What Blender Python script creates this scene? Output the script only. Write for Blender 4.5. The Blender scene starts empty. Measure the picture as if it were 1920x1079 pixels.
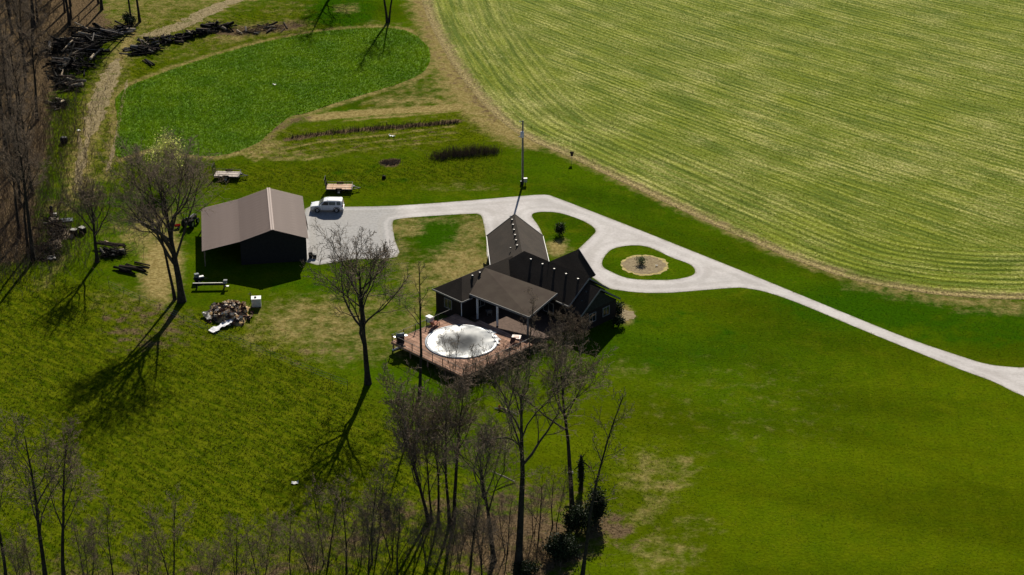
import bpy, math, random
import numpy as np
from mathutils import Vector, Matrix, geometry
R = math.radians
rng = np.random.default_rng(7)
random.seed(7)
scn = bpy.context.scene
COL = scn.collection

# ------------------------------------------------------------------ camera, sky, sun, exposure
CAM_H, PITCH, FPX = 117.0, R(25.7), 1920 * 70 / 36.0
cd = bpy.data.cameras.new('camera'); cam = bpy.data.objects.new('camera', cd); COL.objects.link(cam)
cd.lens = 70; cd.sensor_width = 36; cd.clip_start = 1; cd.clip_end = 9000
cam.location = (0, 0, CAM_H); cam.rotation_euler = (R(90) - PITCH, 0, 0)
scn.camera = cam
SUN_EL, SUN_AZ = R(32.0), R(6.3)
w = bpy.data.worlds.new('World'); scn.world = w; w.use_nodes = True
wn = w.node_tree
sky = wn.nodes.new('ShaderNodeTexSky'); sky.sky_type = 'NISHITA'; sky.sun_disc = False
sky.sun_elevation = SUN_EL; sky.sun_rotation = SUN_AZ; sky.altitude = 200; sky.air_density = .7; sky.dust_density = .3
wn.links.new(sky.outputs[0], wn.nodes['Background'].inputs[0]); wn.nodes['Background'].inputs[1].default_value = 0.05
sl = bpy.data.lights.new('sun', 'SUN'); so = bpy.data.objects.new('sun', sl); COL.objects.link(so)
sl.energy = 5.0; sl.angle = R(0.5); sl.color = (1.0, 0.93, 0.80)
sd = Vector((math.sin(SUN_AZ) * math.cos(SUN_EL), math.cos(SUN_AZ) * math.cos(SUN_EL), math.sin(SUN_EL)))
so.rotation_euler = sd.to_track_quat('Z', 'Y').to_euler(); so.location = (0, 0, 200)
scn.view_settings.view_transform = 'Standard'; scn.view_settings.look = 'None'
scn.view_settings.exposure = 0.68; scn.view_settings.gamma = 1.0
scn.render.engine = 'CYCLES'

# ------------------------------------------------------------------ helpers
def G(x, y, z=0.0):
    """point of height z seen at photo pixel (x, y)"""
    x = np.asarray(x, float); y = np.asarray(y, float)
    cx = (x - 960) / FPX; cy = -(y - 539.5) / FPX
    dy = math.cos(PITCH) + cy * math.sin(PITCH); dz = -math.sin(PITCH) + cy * math.cos(PITCH)
    t = (z - CAM_H) / dz
    return np.stack([cx * t, dy * t, 0 * t + z], -1)
def g3(x, y, z=0.0): return Vector(G(x, y, z).tolist())
def gp(pts): a = np.array(pts, float); return G(a[:, 0], a[:, 1])[:, :2]
def project(X):
    Y = X[:, 1]; Z = (X[:, 2] if X.shape[1] > 2 else 0) - CAM_H
    zc = Y * math.cos(PITCH) - Z * math.sin(PITCH); yc = Y * math.sin(PITCH) + Z * math.cos(PITCH)
    return 960 + FPX * X[:, 0] / zc, 539.5 - FPX * yc / zc
def smooth_curve(P, closed, n=6):
    P = np.asarray(P, float); N = len(P); out = []
    for i in range(N if closed else N - 1):
        a, b, c, d = (P[(i - 1) % N], P[i], P[(i + 1) % N], P[(i + 2) % N]) if closed else (P[max(i - 1, 0)], P[i], P[i + 1], P[min(i + 2, N - 1)])
        for k in range(n):
            t = k / n
            out.append(.5 * ((2 * b) + (c - a) * t + (2 * a - 5 * b + 4 * c - d) * t * t + (3 * b - a - 3 * c + d) * t ** 3))
    if not closed: out.append(P[-1])
    return np.array(out)
def inside(poly, X):
    x, y = X[:, 0], X[:, 1]; r = np.zeros(len(X), bool); n = len(poly)
    for i in range(n):
        x0, y0 = poly[i]; x1, y1 = poly[(i + 1) % n]
        if y0 == y1: continue
        c = ((y0 > y) != (y1 > y)) & (x < (x1 - x0) * (y - y0) / (y1 - y0) + x0)
        r ^= c
    return r
def dist_line(line, X, closed=False, near=False):
    best = np.full(len(X), 1e9); pt = np.zeros((len(X), 2)); n = len(line)
    for i in range(n if closed else n - 1):
        a = line[i]; b = line[(i + 1) % n]; d = b - a; L = d @ d
        if L < 1e-12: continue
        t = np.clip(((X - a) @ d) / L, 0, 1); q = a + t[:, None] * d
        dd = np.hypot(*(X - q).T); m = dd < best; best[m] = dd[m]; pt[m] = q[m]
    return (best, pt) if near else best

def fast_mesh(name, V, F, attrs=None, smooth=False):
    """V (n,3), F (m,3|4) numpy"""
    me = bpy.data.meshes.new(name); V = np.asarray(V, np.float32); F = np.asarray(F, np.int32); k = F.shape[1]
    me.vertices.add(len(V)); me.vertices.foreach_set('co', V.ravel())
    me.loops.add(F.size); me.loops.foreach_set('vertex_index', F.ravel())
    me.polygons.add(len(F)); me.polygons.foreach_set('loop_start', np.arange(len(F), dtype=np.int32) * k)
    me.update(calc_edges=True)
    if smooth: me.polygons.foreach_set('use_smooth', np.ones(len(F), bool))
    for a, v in (attrs or {}).items():
        at = me.attributes.new(a, 'FLOAT', 'POINT'); at.data.foreach_set('value', np.asarray(v, np.float32))
    return me
def link(name, me, m=None, parent=None, loc=None):
    o = bpy.data.objects.new(name, me); COL.objects.link(o)
    if m is not None and not me.materials: me.materials.append(m)
    if parent: o.parent = parent
    if loc is not None: o.location = loc
    return o
def tag(o, label=None, cat=None, group=None, kind=None):
    if label: o['label'] = label
    if cat: o['category'] = cat
    if group: o['group'] = group
    if kind: o['kind'] = kind
    return o
def thing(name, label, cat, loc=(0, 0, 0), rz=0.0, group=None):
    o = bpy.data.objects.new(name, None); COL.objects.link(o); o.empty_display_size = .3
    o.location = loc; o.rotation_euler = (0, 0, rz)
    return tag(o, label, cat, group)
class MB:
    def __init__(s): s.v = []; s.f = []
    def add(s, V, F):
        n = len(s.v); s.v += [tuple(p) for p in V]; s.f += [tuple(i + n for i in f) for f in F]; return s
    def box(s, c, d, rz=0, M=None):
        x, y, z = [q / 2 for q in d]; V = [Vector((i * x, j * y, k * z)) for i in (-1, 1) for j in (-1, 1) for k in (-1, 1)]
        M = M or Matrix.Rotation(rz, 3, 'Z'); c = Vector(c)
        return s.add([M @ p + c for p in V], [(0, 1, 3, 2), (4, 6, 7, 5), (0, 4, 5, 1), (2, 3, 7, 6), (0, 2, 6, 4), (1, 5, 7, 3)])
    def bar(s, a, b, w, h):
        a = Vector(a); b = Vector(b); d = b - a; M = d.to_track_quat('X', 'Z').to_matrix()
        return s.box((a + b) / 2, (d.length, w, h), M=M)
    def tube(s, pts, rad, n=6, cap=True):
        rings = []; N = len(pts); base = len(s.v)
        for i, p in enumerate(pts):
            p = Vector(p); d = Vector(pts[min(i + 1, N - 1)]) - Vector(pts[max(i - 1, 0)])
            M = d.to_track_quat('Z', 'X').to_matrix(); r = rad[i] if hasattr(rad, '__len__') else rad
            for k in range(n):
                a = 2 * math.pi * k / n; s.v.append(tuple(p + M @ Vector((r * math.cos(a), r * math.sin(a), 0))))
        for i in range(N - 1):
            for k in range(n):
                s.f.append((base + i * n + k, base + i * n + (k + 1) % n, base + (i + 1) * n + (k + 1) % n, base + (i + 1) * n + k))
        if cap:
            s.f.append(tuple(base + k for k in reversed(range(n)))); s.f.append(tuple(base + (N - 1) * n + k for k in range(n)))
        return s
    def slab(s, pts, t):
        n = len(pts); V = [tuple(p) for p in pts] + [(p[0], p[1], p[2] - t) for p in pts]
        return s.add(V, [tuple(range(n)), tuple(range(2 * n - 1, n - 1, -1))] + [(i, i + n, (i + 1) % n + n, (i + 1) % n) for i in range(n)])
    def lathe(s, prof, c, n=24):
        V = []; c = Vector(c)
        for r, z in prof:
            for k in range(n): a = 2 * math.pi * k / n; V.append(c + Vector((r * math.cos(a), r * math.sin(a), z)))
        F = [(i * n + k, i * n + (k + 1) % n, (i + 1) * n + (k + 1) % n, (i + 1) * n + k) for i in range(len(prof) - 1) for k in range(n)]
        return s.add(V, F)
    def mesh(s, name, smooth=False):
        me = bpy.data.meshes.new(name); me.from_pydata(s.v, [], s.f); me.update()
        if smooth:
            for p in me.polygons: p.use_smooth = True
        return me
    def build(s, name, m, parent=None, smooth=False, loc=None): return link(name, s.mesh(name, smooth), m, parent, loc)

# ------------------------------------------------------------------ materials
class NT:
    def __init__(s, name):
        s.m = bpy.data.materials.new(name); s.m.use_nodes = True; s.t = s.m.node_tree
        s.b = s.t.nodes['Principled BSDF']; s.out = s.t.nodes['Material Output']; s._pos = None
    def n(s, typ, **k):
        q = s.t.nodes.new(typ)
        for a, v in k.items(): setattr(q, a, v)
        return q
    def l(s, a, b): s.t.links.new(a, b)
    def put(s, sock, v):
        if isinstance(v, bpy.types.NodeSocket): s.l(v, sock)
        elif v is not None: sock.default_value = (*v, 1) if isinstance(v, tuple) and len(v) == 3 and sock.type == 'RGBA' else v
    def pos(s):
        if not s._pos: s._pos = s.n('ShaderNodeNewGeometry')
        return s._pos.outputs['Position']
    def objc(s): return s.n('ShaderNodeTexCoord').outputs['Object']
    def island(s):
        s.pos(); return s._pos.outputs['Random Per Island']
    def mapping(s, v, rot=0, scale=(1, 1, 1)):
        q = s.n('ShaderNodeMapping'); s.l(v, q.inputs[0]); q.inputs['Rotation'].default_value = (0, 0, rot)
        k = s.n('ShaderNodeVectorMath', operation='MULTIPLY'); s.l(q.outputs[0], k.inputs[0]); k.inputs[1].default_value = scale
        return k.outputs[0]
    def noise(s, v, scale, detail=4, rough=.55):
        q = s.n('ShaderNodeTexNoise'); s.l(v, q.inputs['Vector']); q.inputs['Scale'].default_value = scale
        q.inputs['Detail'].default_value = detail; q.inputs['Roughness'].default_value = rough
        return q.outputs['Fac']
    def math(s, op, a, b=None, clamp=False):
        q = s.n('ShaderNodeMath', operation=op); q.use_clamp = clamp; s.put(q.inputs[0], a)
        if b is not None: s.put(q.inputs[1], b)
        return q.outputs[0]
    def ramp(s, v, lo, hi, a=0.0, b=1.0):
        q = s.n('ShaderNodeMapRange', interpolation_type='SMOOTHSTEP'); s.put(q.inputs[0], v)
        for i, x in enumerate((lo, hi, a, b)): q.inputs[1 + i].default_value = x
        return q.outputs[0]
    def mix(s, f, a, b, mode='MIX'):
        q = s.n('ShaderNodeMix', data_type='RGBA', blend_type=mode); s.put(q.inputs[0], f); s.put(q.inputs[6], a); s.put(q.inputs[7], b)
        return q.outputs[2]
    def attr(s, a): q = s.n('ShaderNodeAttribute'); q.attribute_name = a; return q.outputs['Fac']
    def scale_col(s, c, f):
        q = s.n('ShaderNodeVectorMath', operation='SCALE'); s.put(q.inputs[0], c); s.put(q.inputs['Scale'], f); return q.outputs[0]
    def bump(s, h, st, d):
        q = s.n('ShaderNodeBump'); q.inputs['Strength'].default_value = st; q.inputs['Distance'].default_value = d
        s.l(h, q.inputs['Height']); s.l(q.outputs[0], s.b.inputs['Normal'])
    def fin(s, col=None, rough=.8, spec=.3, metal=0.0):
        s.put(s.b.inputs['Base Color'], col); s.put(s.b.inputs['Roughness'], rough)
        s.b.inputs['Specular IOR Level'].default_value = spec; s.b.inputs['Metallic'].default_value = metal
        return s.m
MATS = {}
def mat(name, col, rough=.75, var=.25, scale=3.0, spec=.06, metal=0.0, bump=0.0, col2=None, island=0.0):
    if name in MATS: return MATS[name]
    t = NT(name); p = t.objc(); nz = t.noise(p, scale, 5)
    c = t.mix(t.ramp(nz, .3, .7), col, col2) if col2 else t.scale_col(col, t.ramp(nz, .25, .75, 1 - var, 1 + var))
    if island: c = t.scale_col(c, t.ramp(t.island(), 0, 1, 1 - island, 1 + island))
    if bump: t.bump(t.noise(p, scale * 4, 4), .6, bump)
    MATS[name] = t.fin(c, rough, spec, metal); return MATS[name]

def grass_nodes(t):
    """colour of turf from position and the painted ground-cover attributes"""
    p = t.pos()
    big = t.noise(p, .045, 3); mid = t.noise(p, .35, 4); fine = t.noise(p, 2.6, 3, .65)
    st = t.noise(t.mapping(p, R(42), (.5, 2.0, 1)), .7, 5, .68)
    c = t.mix(t.ramp(big, .35, .65), LAWN_A, LAWN_B)
    c = t.mix(t.ramp(mid, .45, .8), c, LAWN_C)
    mow = t.noise(t.mapping(p, R(4), (.9, .03, 1)), 1.0, 2)
    c = t.mix(t.math('MULTIPLY', t.attr('warm'), t.ramp(mid, .2, .7, .55, 1.0)), c, WARM)
    c = t.scale_col(c, t.ramp(mow, .3, .7, .96, 1.04)); c = t.scale_col(c, t.ramp(t.noise(t.mapping(p, R(20), (.6, 1.7, 1)), .06, 4, .6), .32, .68, .82, 1.20))
    ol = t.mix(t.ramp(st, .35, .68), OLIVE_A, OLIVE_B)
    c = t.mix(t.math('MULTIPLY', t.attr('olive'), t.ramp(mid, .1, .6, .7, 1.0)), c, ol)
    wd = t.ramp(t.noise(p, .9, 5, .7), .56, .72); c = t.mix(t.math('MULTIPLY', wd, .45), c, (.120, .130, .006))
    lu = t.math('ADD', t.attr('lush'), t.math('MULTIPLY', t.math('SUBTRACT', mid, .5), 1.2))
    c = t.mix(t.ramp(lu, .3, .75), c, LUSH)
    w1 = t.math('MULTIPLY', t.math('SUBTRACT', t.noise(p, .55, 6, .68), .5), 1.7)
    dr = t.ramp(t.math('ADD', t.attr('dry'), w1), .15, .95)
    dc = t.mix(t.ramp(t.noise(p, 1.3, 4), .35, .65), DRY_A, DRY_B)
    c = t.mix(t.math('MULTIPLY', dr, t.ramp(t.attr('dry'), .02, .2)), c, dc)
    li = t.ramp(t.math('ADD', t.attr('litter'), w1), .35, .75)
    lc = t.mix(t.ramp(t.noise(p, 3.1, 4, .7), .35, .65), LITTER_A, LITTER_B)
    c = t.mix(t.math('MULTIPLY', li, t.ramp(t.attr('litter'), .02, .2)), c, lc)
    return c, fine, st
WARM = (.067, .090, .001)
LAWN_A, LAWN_B, LAWN_C = (.033, .070, .001), (.045, .081, .001), (.076, .096, .003)
OLIVE_A, OLIVE_B = (.038, .062, .001), (.102, .118, .004)
LUSH = (.024, .068, .001)
DRY_A, DRY_B = (.19, .145, .050), (.27, .215, .085)
LITTER_A, LITTER_B = (.060, .042, .022), (.15, .105, .060)
def ground_mat():
    t = NT('turf'); c, fine, st = grass_nodes(t)
    c = t.scale_col(c, t.ramp(fine, .3, .7, .80, 1.14))
    h = t.math('ADD', t.math('MULTIPLY', fine, 1.0), t.math('MULTIPLY', st, t.attr('olive')))
    t.bump(h, .8, .10); return t.fin(c, 1.0, 0.0)
def leafy(name, colfn, trans=.45, rough=.7):
    t = NT(name); c = colfn(t); t.fin(c, rough, .15)
    tr = t.n('ShaderNodeBsdfTranslucent'); t.put(tr.inputs[0], c); mx = t.n('ShaderNodeMixShader'); mx.inputs[0].default_value = trans
    t.l(t.b.outputs[0], mx.inputs[1]); t.l(tr.outputs[0], mx.inputs[2]); t.l(mx.outputs[0], t.out.inputs[0]); return t.m
def tuft_col(t):
    c, f, s = grass_nodes(t); return t.scale_col(c, t.ramp(t.island(), 0, 1, .8, 1.45))

# ------------------------------------------------------------------ zone outlines (photo pixels -> ground)
DRIVE = [(572, 392), (640, 388.5), (735, 386.5), (860, 378), (960, 369.5), (1020, 365.5), (1045, 372), (1100, 393), (1200, 432), (1300, 472), (1400, 512), (1500, 553), (1600, 594), (1700, 634), (1800, 668), (1850, 683), (1890, 688), (1930, 689), (2020, 676), (2100, 650),
         (2130, 700), (2060, 760), (1990, 785), (1925, 746), (1900, 735), (1860, 715), (1800, 693), (1700, 653), (1600, 612), (1500, 570), (1440, 549), (1400, 541), (1375, 540), (1300, 546), (1250, 549.5), (1200, 549), (1165, 545), (1140, 540), (1110, 520), (1085, 505), (1030, 496), (960, 490), (917, 490),
         (912, 450), (906, 415), (901, 404), (890, 401), (800, 406), (748, 411), (736, 418), (740, 450), (744, 482), (660, 486.5), (572, 491)]
ISLE_A = [(1000, 400), (1022, 397.5), (1050, 400), (1085, 411), (1108, 423), (1117, 433), (1111, 442), (1085, 467), (1070, 480), (1035, 494), (1025, 484), (1020, 450), (1010, 425), (998, 408)]
ISLE_B = [(1128.6, 495), (1133, 482), (1146, 468.6), (1164, 463), (1186, 460.4), (1209, 462), (1232, 470), (1260, 483.5), (1283, 491.5), (1297, 498.5), (1303, 506.5), (1302, 514), (1289, 520), (1260, 525), (1220, 525.5), (1186, 523.6), (1163, 518), (1146, 510), (1134, 504)]
FIELD_EDGE = [(770, -120), (775, -50), (790, 0), (806, 45), (835, 100), (868, 150), (910, 200), (955, 240), (1000, 266), (1060, 292), (1130, 325), (1200, 358), (1300, 405), (1400, 450), (1500, 492), (1600, 525), (1700, 545), (1800, 557), (1925, 562), (2150, 556)]
CROP = [(222, 178), (290, 143), (400, 106), (500, 79), (600, 60), (700, 53), (760, 58), (795, 80), (807, 108), (790, 138), (740, 160), (640, 190), (580, 210), (540, 222), (510, 245), (480, 270), (440, 285), (400, 293), (340, 288), (285, 278), (228, 296), (216, 280), (222, 230)]
drive_o = smooth_curve(gp(DRIVE), True, 3)
isle_a = smooth_curve(gp(ISLE_A), True, 3); isle_b = smooth_curve(gp(ISLE_B), True, 3)
fedge = smooth_curve(gp(FIELD_EDGE), False, 6)
crop = smooth_curve(gp(CROP), True, 5)
crop += rng.normal(0, .10, crop.shape)
field_poly = np.vstack([fedge, [[260, 250], [260, 640], [-60, 640], fedge[0] + [-3, 40]]])
HA, HT = -164.6, 164.6
def hw(s, t, z=0.0):
    """house axes (s along the right wing, t away from the pool) -> world"""
    S = HA + s; T = HT + t; return Vector(((S + T) / math.sqrt(2), (T - S) / math.sqrt(2), z))
HOUSE0 = hw(0, 0)
def dw(s, t, z=0.0):
    """pool deck axes -> world"""
    S = -163.15 + s; T = 163.15 + t; return Vector(((S + T) / math.sqrt(2), (T - S) / math.sqrt(2), z))
DECK0 = dw(0, 0)
BO = Vector((-28.6, 251.65, 0)); BROT = math.atan2(.146, .989)   # barn near right corner; local -x to the left, +y back
def bw(u, v, z=0): M = Matrix.Rotation(BROT, 3, 'Z'); return BO + M @ Vector((u, v, z))

# ------------------------------------------------------------------ ground with painted cover
gx = np.concatenate([[-3200, -900, -320, -170], np.arange(-118, 118.1, .6), [170, 320, 900, 3200]])
gy = np.concatenate([[-1500, -300, 60, 130], np.arange(160, 402.1, .6), [440, 560, 900, 1800, 5500]])
XX, YY = np.meshgrid(gx, gy); GV = np.stack([XX.ravel(), YY.ravel(), 0 * XX.ravel()], 1); X2 = GV[:, :2]
PX, PY = project(np.where(np.abs(GV) < 700, GV, 700 * np.sign(GV)))
CH = {k: np.zeros(len(GV)) for k in ('dry', 'litter', 'lush', 'olive', 'warm')}
def stroke(ch, px, width, amt=1.0, soft=1.0):
    d = dist_line(smooth_curve(gp(px), False, 4), X2)
    CH[ch][:] = np.maximum(CH[ch], amt * np.clip((width / 2 + soft - d) / (2 * soft), 0, 1))
def blob(ch, c, rx, ry, amt=1.0, rot=0.0):
    p = gp([c])[0]; q = X2 - p; cs, sn = math.cos(rot), math.sin(rot)
    u = (q[:, 0] * cs + q[:, 1] * sn) / rx; v = (-q[:, 0] * sn + q[:, 1] * cs) / ry
    CH[ch][:] = np.maximum(CH[ch], amt * np.clip(1.6 - 1.2 * np.hypot(u, v), 0, 1))
# rough pasture left of the house
pl = gp([(-60, 470), (130, 500), (350, 560), (520, 590), (680, 700), (760, 760), (930, 900), (940, 1200), (-80, 1200)])
CH['olive'][:] = np.where(inside(pl, X2), 1, 0) * np.clip(dist_line(pl, X2, True) / 5, 0, 1)
stroke('olive', [(250, 330), (420, 330), (620, 330), (860, 320)], 12, .8, 4)
stroke('olive', [(500, 270), (700, 262), (860, 240)], 14, .75, 4)
stroke('olive', [(250, 60), (420, 60), (560, 40)], 26, .8, 8)
stroke('olive', [(180, 300), (200, 200), (240, 130)], 16, .9, 4)
stroke('olive', [(60, 560), (110, 470), (160, 420)], 8, .3, 4)
# lush areas
stroke('lush', [(1000, 300), (1150, 380), (1350, 475), (1550, 560), (1750, 620), (1960, 650)], 9, .42, 4)
stroke('lush', [(1180, 620), (1350, 640), (1500, 690), (1600, 800)], 26, .3, 12)
blob('lush', (1640, 575), 16, 9, .7); blob('lush', (1850, 610), 16, 9, .6); blob('lush', (1250, 640), 18, 14, .45)
blob('lush', (820, 435), 4, 9, .85); blob('lush', (640, 20), 9, 16, .7); blob('lush', (700, 330), 12, 9, .4)
blob('lush', (560, 540), 6, 5, .5); blob('lush', (120, 520), 7, 8, .3)
# straw-coloured and bare ground
stroke('dry', [(760, 425), (745, 470), (780, 540), (800, 600)], 3.5, .55, 2.5)
stroke('dry', [(890, 420), (875, 470), (830, 520), (770, 600), (740, 660)], 4.5, .62, 3)
stroke('dry', [(780, 415), (850, 410), (895, 408)], 2.5, .55, 1.5)
blob('dry', (870, 500), 6, 9, .7); blob('dry', (765, 425), 3, 5, .6); blob('dry', (800, 520), 5, 8, .55); blob('dry', (880, 440), 2.2, 8, .6); blob('dry', (1045, 465), 2.2, 3.5, .75); blob('dry', (590, 605), 10, 9, .58); blob('dry', (690, 600), 8, 12, .42); blob('dry', (640, 640), 8, 8, .45); blob('dry', (520, 630), 7, 6, .4)
blob('dry', (303, 500), 3.2, 14, .95, .12); blob('dry', (280, 430), 5, 10, .6); blob('litter', (285, 620), 8, 9, .5); blob('litter', (600, 660), 9, 6, .30); blob('dry', (250, 560), 7, 6, .3); blob('dry', (235, 430), 4, 5, .35)
blob('litter', (275, 600), 6.5, 7, .50); blob('litter', (230, 590), 5, 5, .4)
stroke('dry', [(1290, 860), (1260, 920), (1200, 970), (1140, 1010), (1050, 1060)], 2.2, .62, 1.6)
blob('dry', (1215, 890), 4, 7, .42); blob('dry', (1240, 1040), 5, 5, .4); blob('dry', (1300, 985), 4, 4, .25)
stroke('dry', [(790, -60), (800, 0), (822, 60), (850, 130), (890, 190), (940, 236), (1000, 264)], 8.0, .85, 2.4)
stroke('litter', [(795, -40), (815, 40), (845, 110), (880, 170), (930, 225)], 3.2, .55, 1.5)
stroke('litter', [(780, -20), (800, 50), (830, 120), (858, 170)], 3.0, .45, 1.5)
stroke('dry', [(1000, 266), (1130, 325), (1300, 405), (1500, 492), (1620, 530)], 1.6, .75, 1.2)
stroke('dry', [(1620, 532), (1750, 556), (1850, 572), (1950, 578)], 5, .62, 2.5)
stroke('dry', [(700, 45), (780, 62), (822, 105), (815, 150), (830, 190)], 3.2, .55, 2)
stroke('dry', [(830, 150), (845, 190), (800, 188), (720, 190)], 7, .6, 3)
blob('dry', (500, 275), 4, 5, .6); stroke('litter', [(485, 262), (520, 238), (570, 222)], 5, .55, 2)
blob('dry', (640, 235), 16, 7, .16); blob('dry', (800, 180), 9, 12, .40); blob('dry', (560, 260), 7, 7, .22); blob('dry', (700, 275), 16, 6, .16); blob('dry', (860, 215), 7, 10, .25); blob('dry', (330, 90), 14, 10, .30); blob('dry', (200, 240), 6, 30, .30)
stroke('dry', [(590, 221), (700, 211), (855, 201)], 3.4, 1.0, .8); stroke('dry', [(650, 226), (760, 217), (860, 208)], 1.0, .8, .5)
stroke('dry', [(475, 292), (500, 285), (600, 296), (520, 300)], .9, .8, .5); stroke('dry', [(455, 262), (470, 285), (490, 296)], .8, .9, .4)
stroke('dry', [(440, 270), (455, 290), (480, 302)], .7, .9, .4); stroke('dry', [(500, 300), (620, 292), (760, 268)], 1.5, .45, 1)
stroke('litter', [(540, 262), (640, 247), (760, 237), (860, 228)], 2.2, .8, .8)
blob('litter', (733, 305), 1.8, 2.0, 1)
stroke('dry', [(240, 165), (330, 138), (420, 108), (520, 78), (600, 57)], 2.2, .62, 1.2)
stroke('litter', [(300, 150), (420, 112), (560, 72), (700, 45), (800, 62)], .8, .55, .5)
stroke('dry', [(430, 70), (480, 55), (540, 50)], 9, .6, 3); stroke('litter', [(420, 60), (470, 58), (545, 48)], 6, .8, 2)
stroke('dry', [(270, 45), (330, 60), (400, 40)], 10, .45, 5); blob('dry', (260, 10), 14, 22, .5); blob('dry', (350, -20), 20, 20, .5)
blob('dry', (530, 15), 7, 7, .3); blob('dry', (650, 16), 3, 4, .5)
stroke('dry', [(250, 62), (232, 95), (210, 135), (195, 165), (182, 200), (172, 235), (160, 270), (152, 310), (147, 355)], 5.0, .72, 2.2); stroke('dry', [(480, -8), (385, 25), (300, 62), (255, 72)], 6, .6, 3); stroke('dry', [(239, 150), (222, 235), (200, 325)], 1.6, .6, .8)
stroke('dry', [(205, 330), (150, 345), (120, 390), (95, 385)], 3.5, .6, 2); stroke('dry', [(125, 480), (105, 500), (80, 540)], 2, .5, 1.5)
blob('dry', (860, 350), 8, 2.5, .28); blob('dry', (560, 395), 5, 2, .35); blob('dry', (1170, 690), 4, 3, .28); blob('dry', (1380, 760), 18, 16, .16)
blob('warm', (1450, 1000), 26, 22, .8); blob('warm', (1800, 800), 24, 24, .7); blob('warm', (1130, 840), 16, 18, .9); blob('warm', (1300, 585), 14, 6, .6); blob('warm', (1790, 950), 24, 30, .9); blob('warm', (1010, 780), 8, 9, .7); blob('warm', (640, 340), 14, 8, .7); blob('warm', (880, 240), 10, 14, 1); blob('warm', (470, 560), 10, 8, .5); blob('olive', (1150, 900), 8, 14, .5)
blob('dry', (1168, 590), 1.6, 3.2, .9)
dcrop = dist_line(crop, X2, True); CH['dry'][:] = np.maximum(CH['dry'], .62 * np.clip(1 - (dcrop - 1.0) / 1.6, 0, 1))
for k, (ch, am) in enumerate((('litter', .55), ('dry', .75), ('litter', .5), ('dry', .6), ('litter', .55), ('dry', .55))):
    o_ = 8 + k * 8; stroke(ch, [(490 + 6 * k, 286 + o_ * .25), (600, 255 + o_ * .72), (720, 242 + o_ * .72), (850, 224 + o_ * .8)], .9, am, .5)
# leaf litter: woods and the tree belt at the bottom
wl = gp([(-400, -200), (225, -200), (215, 20), (240, 55), (150, 120), (120, 190), (125, 250), (105, 330), (95, 400), (110, 440), (70, 500), (-60, 520), (-500, 520)])
CH['litter'][:] = np.maximum(CH['litter'], np.where(inside(wl, X2), .9, 0) * np.clip(dist_line(wl, X2, True) / 4, 0, 1))
stroke('litter', [(-80, 1100), (120, 1085), (400, 1090), (620, 1040), (780, 960), (900, 950), (1000, 930), (1090, 960), (1140, 1000)], 8, .62, 5)
blob('litter', (970, 1020), 9, 10, .8); blob('litter', (1140, 990), 3.5, 4, .7); blob('litter', (845, 900), 6, 7, .3)
NX, NY = len(gx), len(gy); idx = np.arange(NX * NY).reshape(NY, NX)
GF = np.stack([idx[:-1, :-1], idx[:-1, 1:], idx[1:, 1:], idx[1:, :-1]], -1).reshape(-1, 4)
tag(link('ground', fast_mesh('ground', GV, GF, CH), ground_mat()), 'grassy ground of the farmstead', kind='structure')
def lookup(ch, X):
    i = np.clip(np.round((X[:, 0] + 118) / .6).astype(int), 0, NX - 9) + 4; j = np.clip(np.round((X[:, 1] - 160) / .6).astype(int), 0, NY - 10) + 4
    return CH[ch][idx[j, i]]

# ------------------------------------------------------------------ sheets with exact outlines cut from a grid
def zone_mesh(name, poly, step, z, extra=None, bbox=None, outline=None, holes=()):
    ol = poly if outline is None else outline
    x0, y0 = poly.min(0) - step; x1, y1 = poly.max(0) + step
    if bbox: x0, y0, x1, y1 = max(x0, bbox[0]), max(y0, bbox[1]), min(x1, bbox[2]), min(y1, bbox[3])
    a = np.arange(x0, x1 + step, step); b = np.arange(y0, y1 + step, step); A, B = np.meshgrid(a, b)
    V = np.stack([A.ravel(), B.ravel()], 1); ins = inside(poly, V)
    for h in holes: ins &= ~inside(h, V)
    I = np.arange(len(V)).reshape(len(b), len(a))
    F = np.stack([I[:-1, :-1], I[:-1, 1:], I[1:, 1:], I[1:, :-1]], -1).reshape(-1, 4); F = F[ins[F].any(1)]
    used = np.unique(F); out = used[~ins[used]]; bd, q = dist_line(ol, V[out], outline is None, True)
    for h in holes: b2, q2 = dist_line(h, V[out], True, True); m2 = b2 < bd; q[m2] = q2[m2]; bd = np.minimum(bd, b2)
    V[out] = q
    m = np.full(len(V), -1); m[used] = np.arange(len(used)); V = V[used]; F = m[F]
    V3 = np.column_stack([V, np.full(len(V), z)])
    return fast_mesh(name, V3, F, extra(V) if extra else None)
def field_rows(V):
    """distance to the field edge (headland passes) and the sweeping passes of the interior"""
    return dist_line(fedge, V), V[:, 1] + 1.25 * V[:, 0] - .0022 * V[:, 0] ** 2
def fattr(V):
    d1, r2 = field_rows(V); return {'edge': d1, 'row2': r2}
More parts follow.
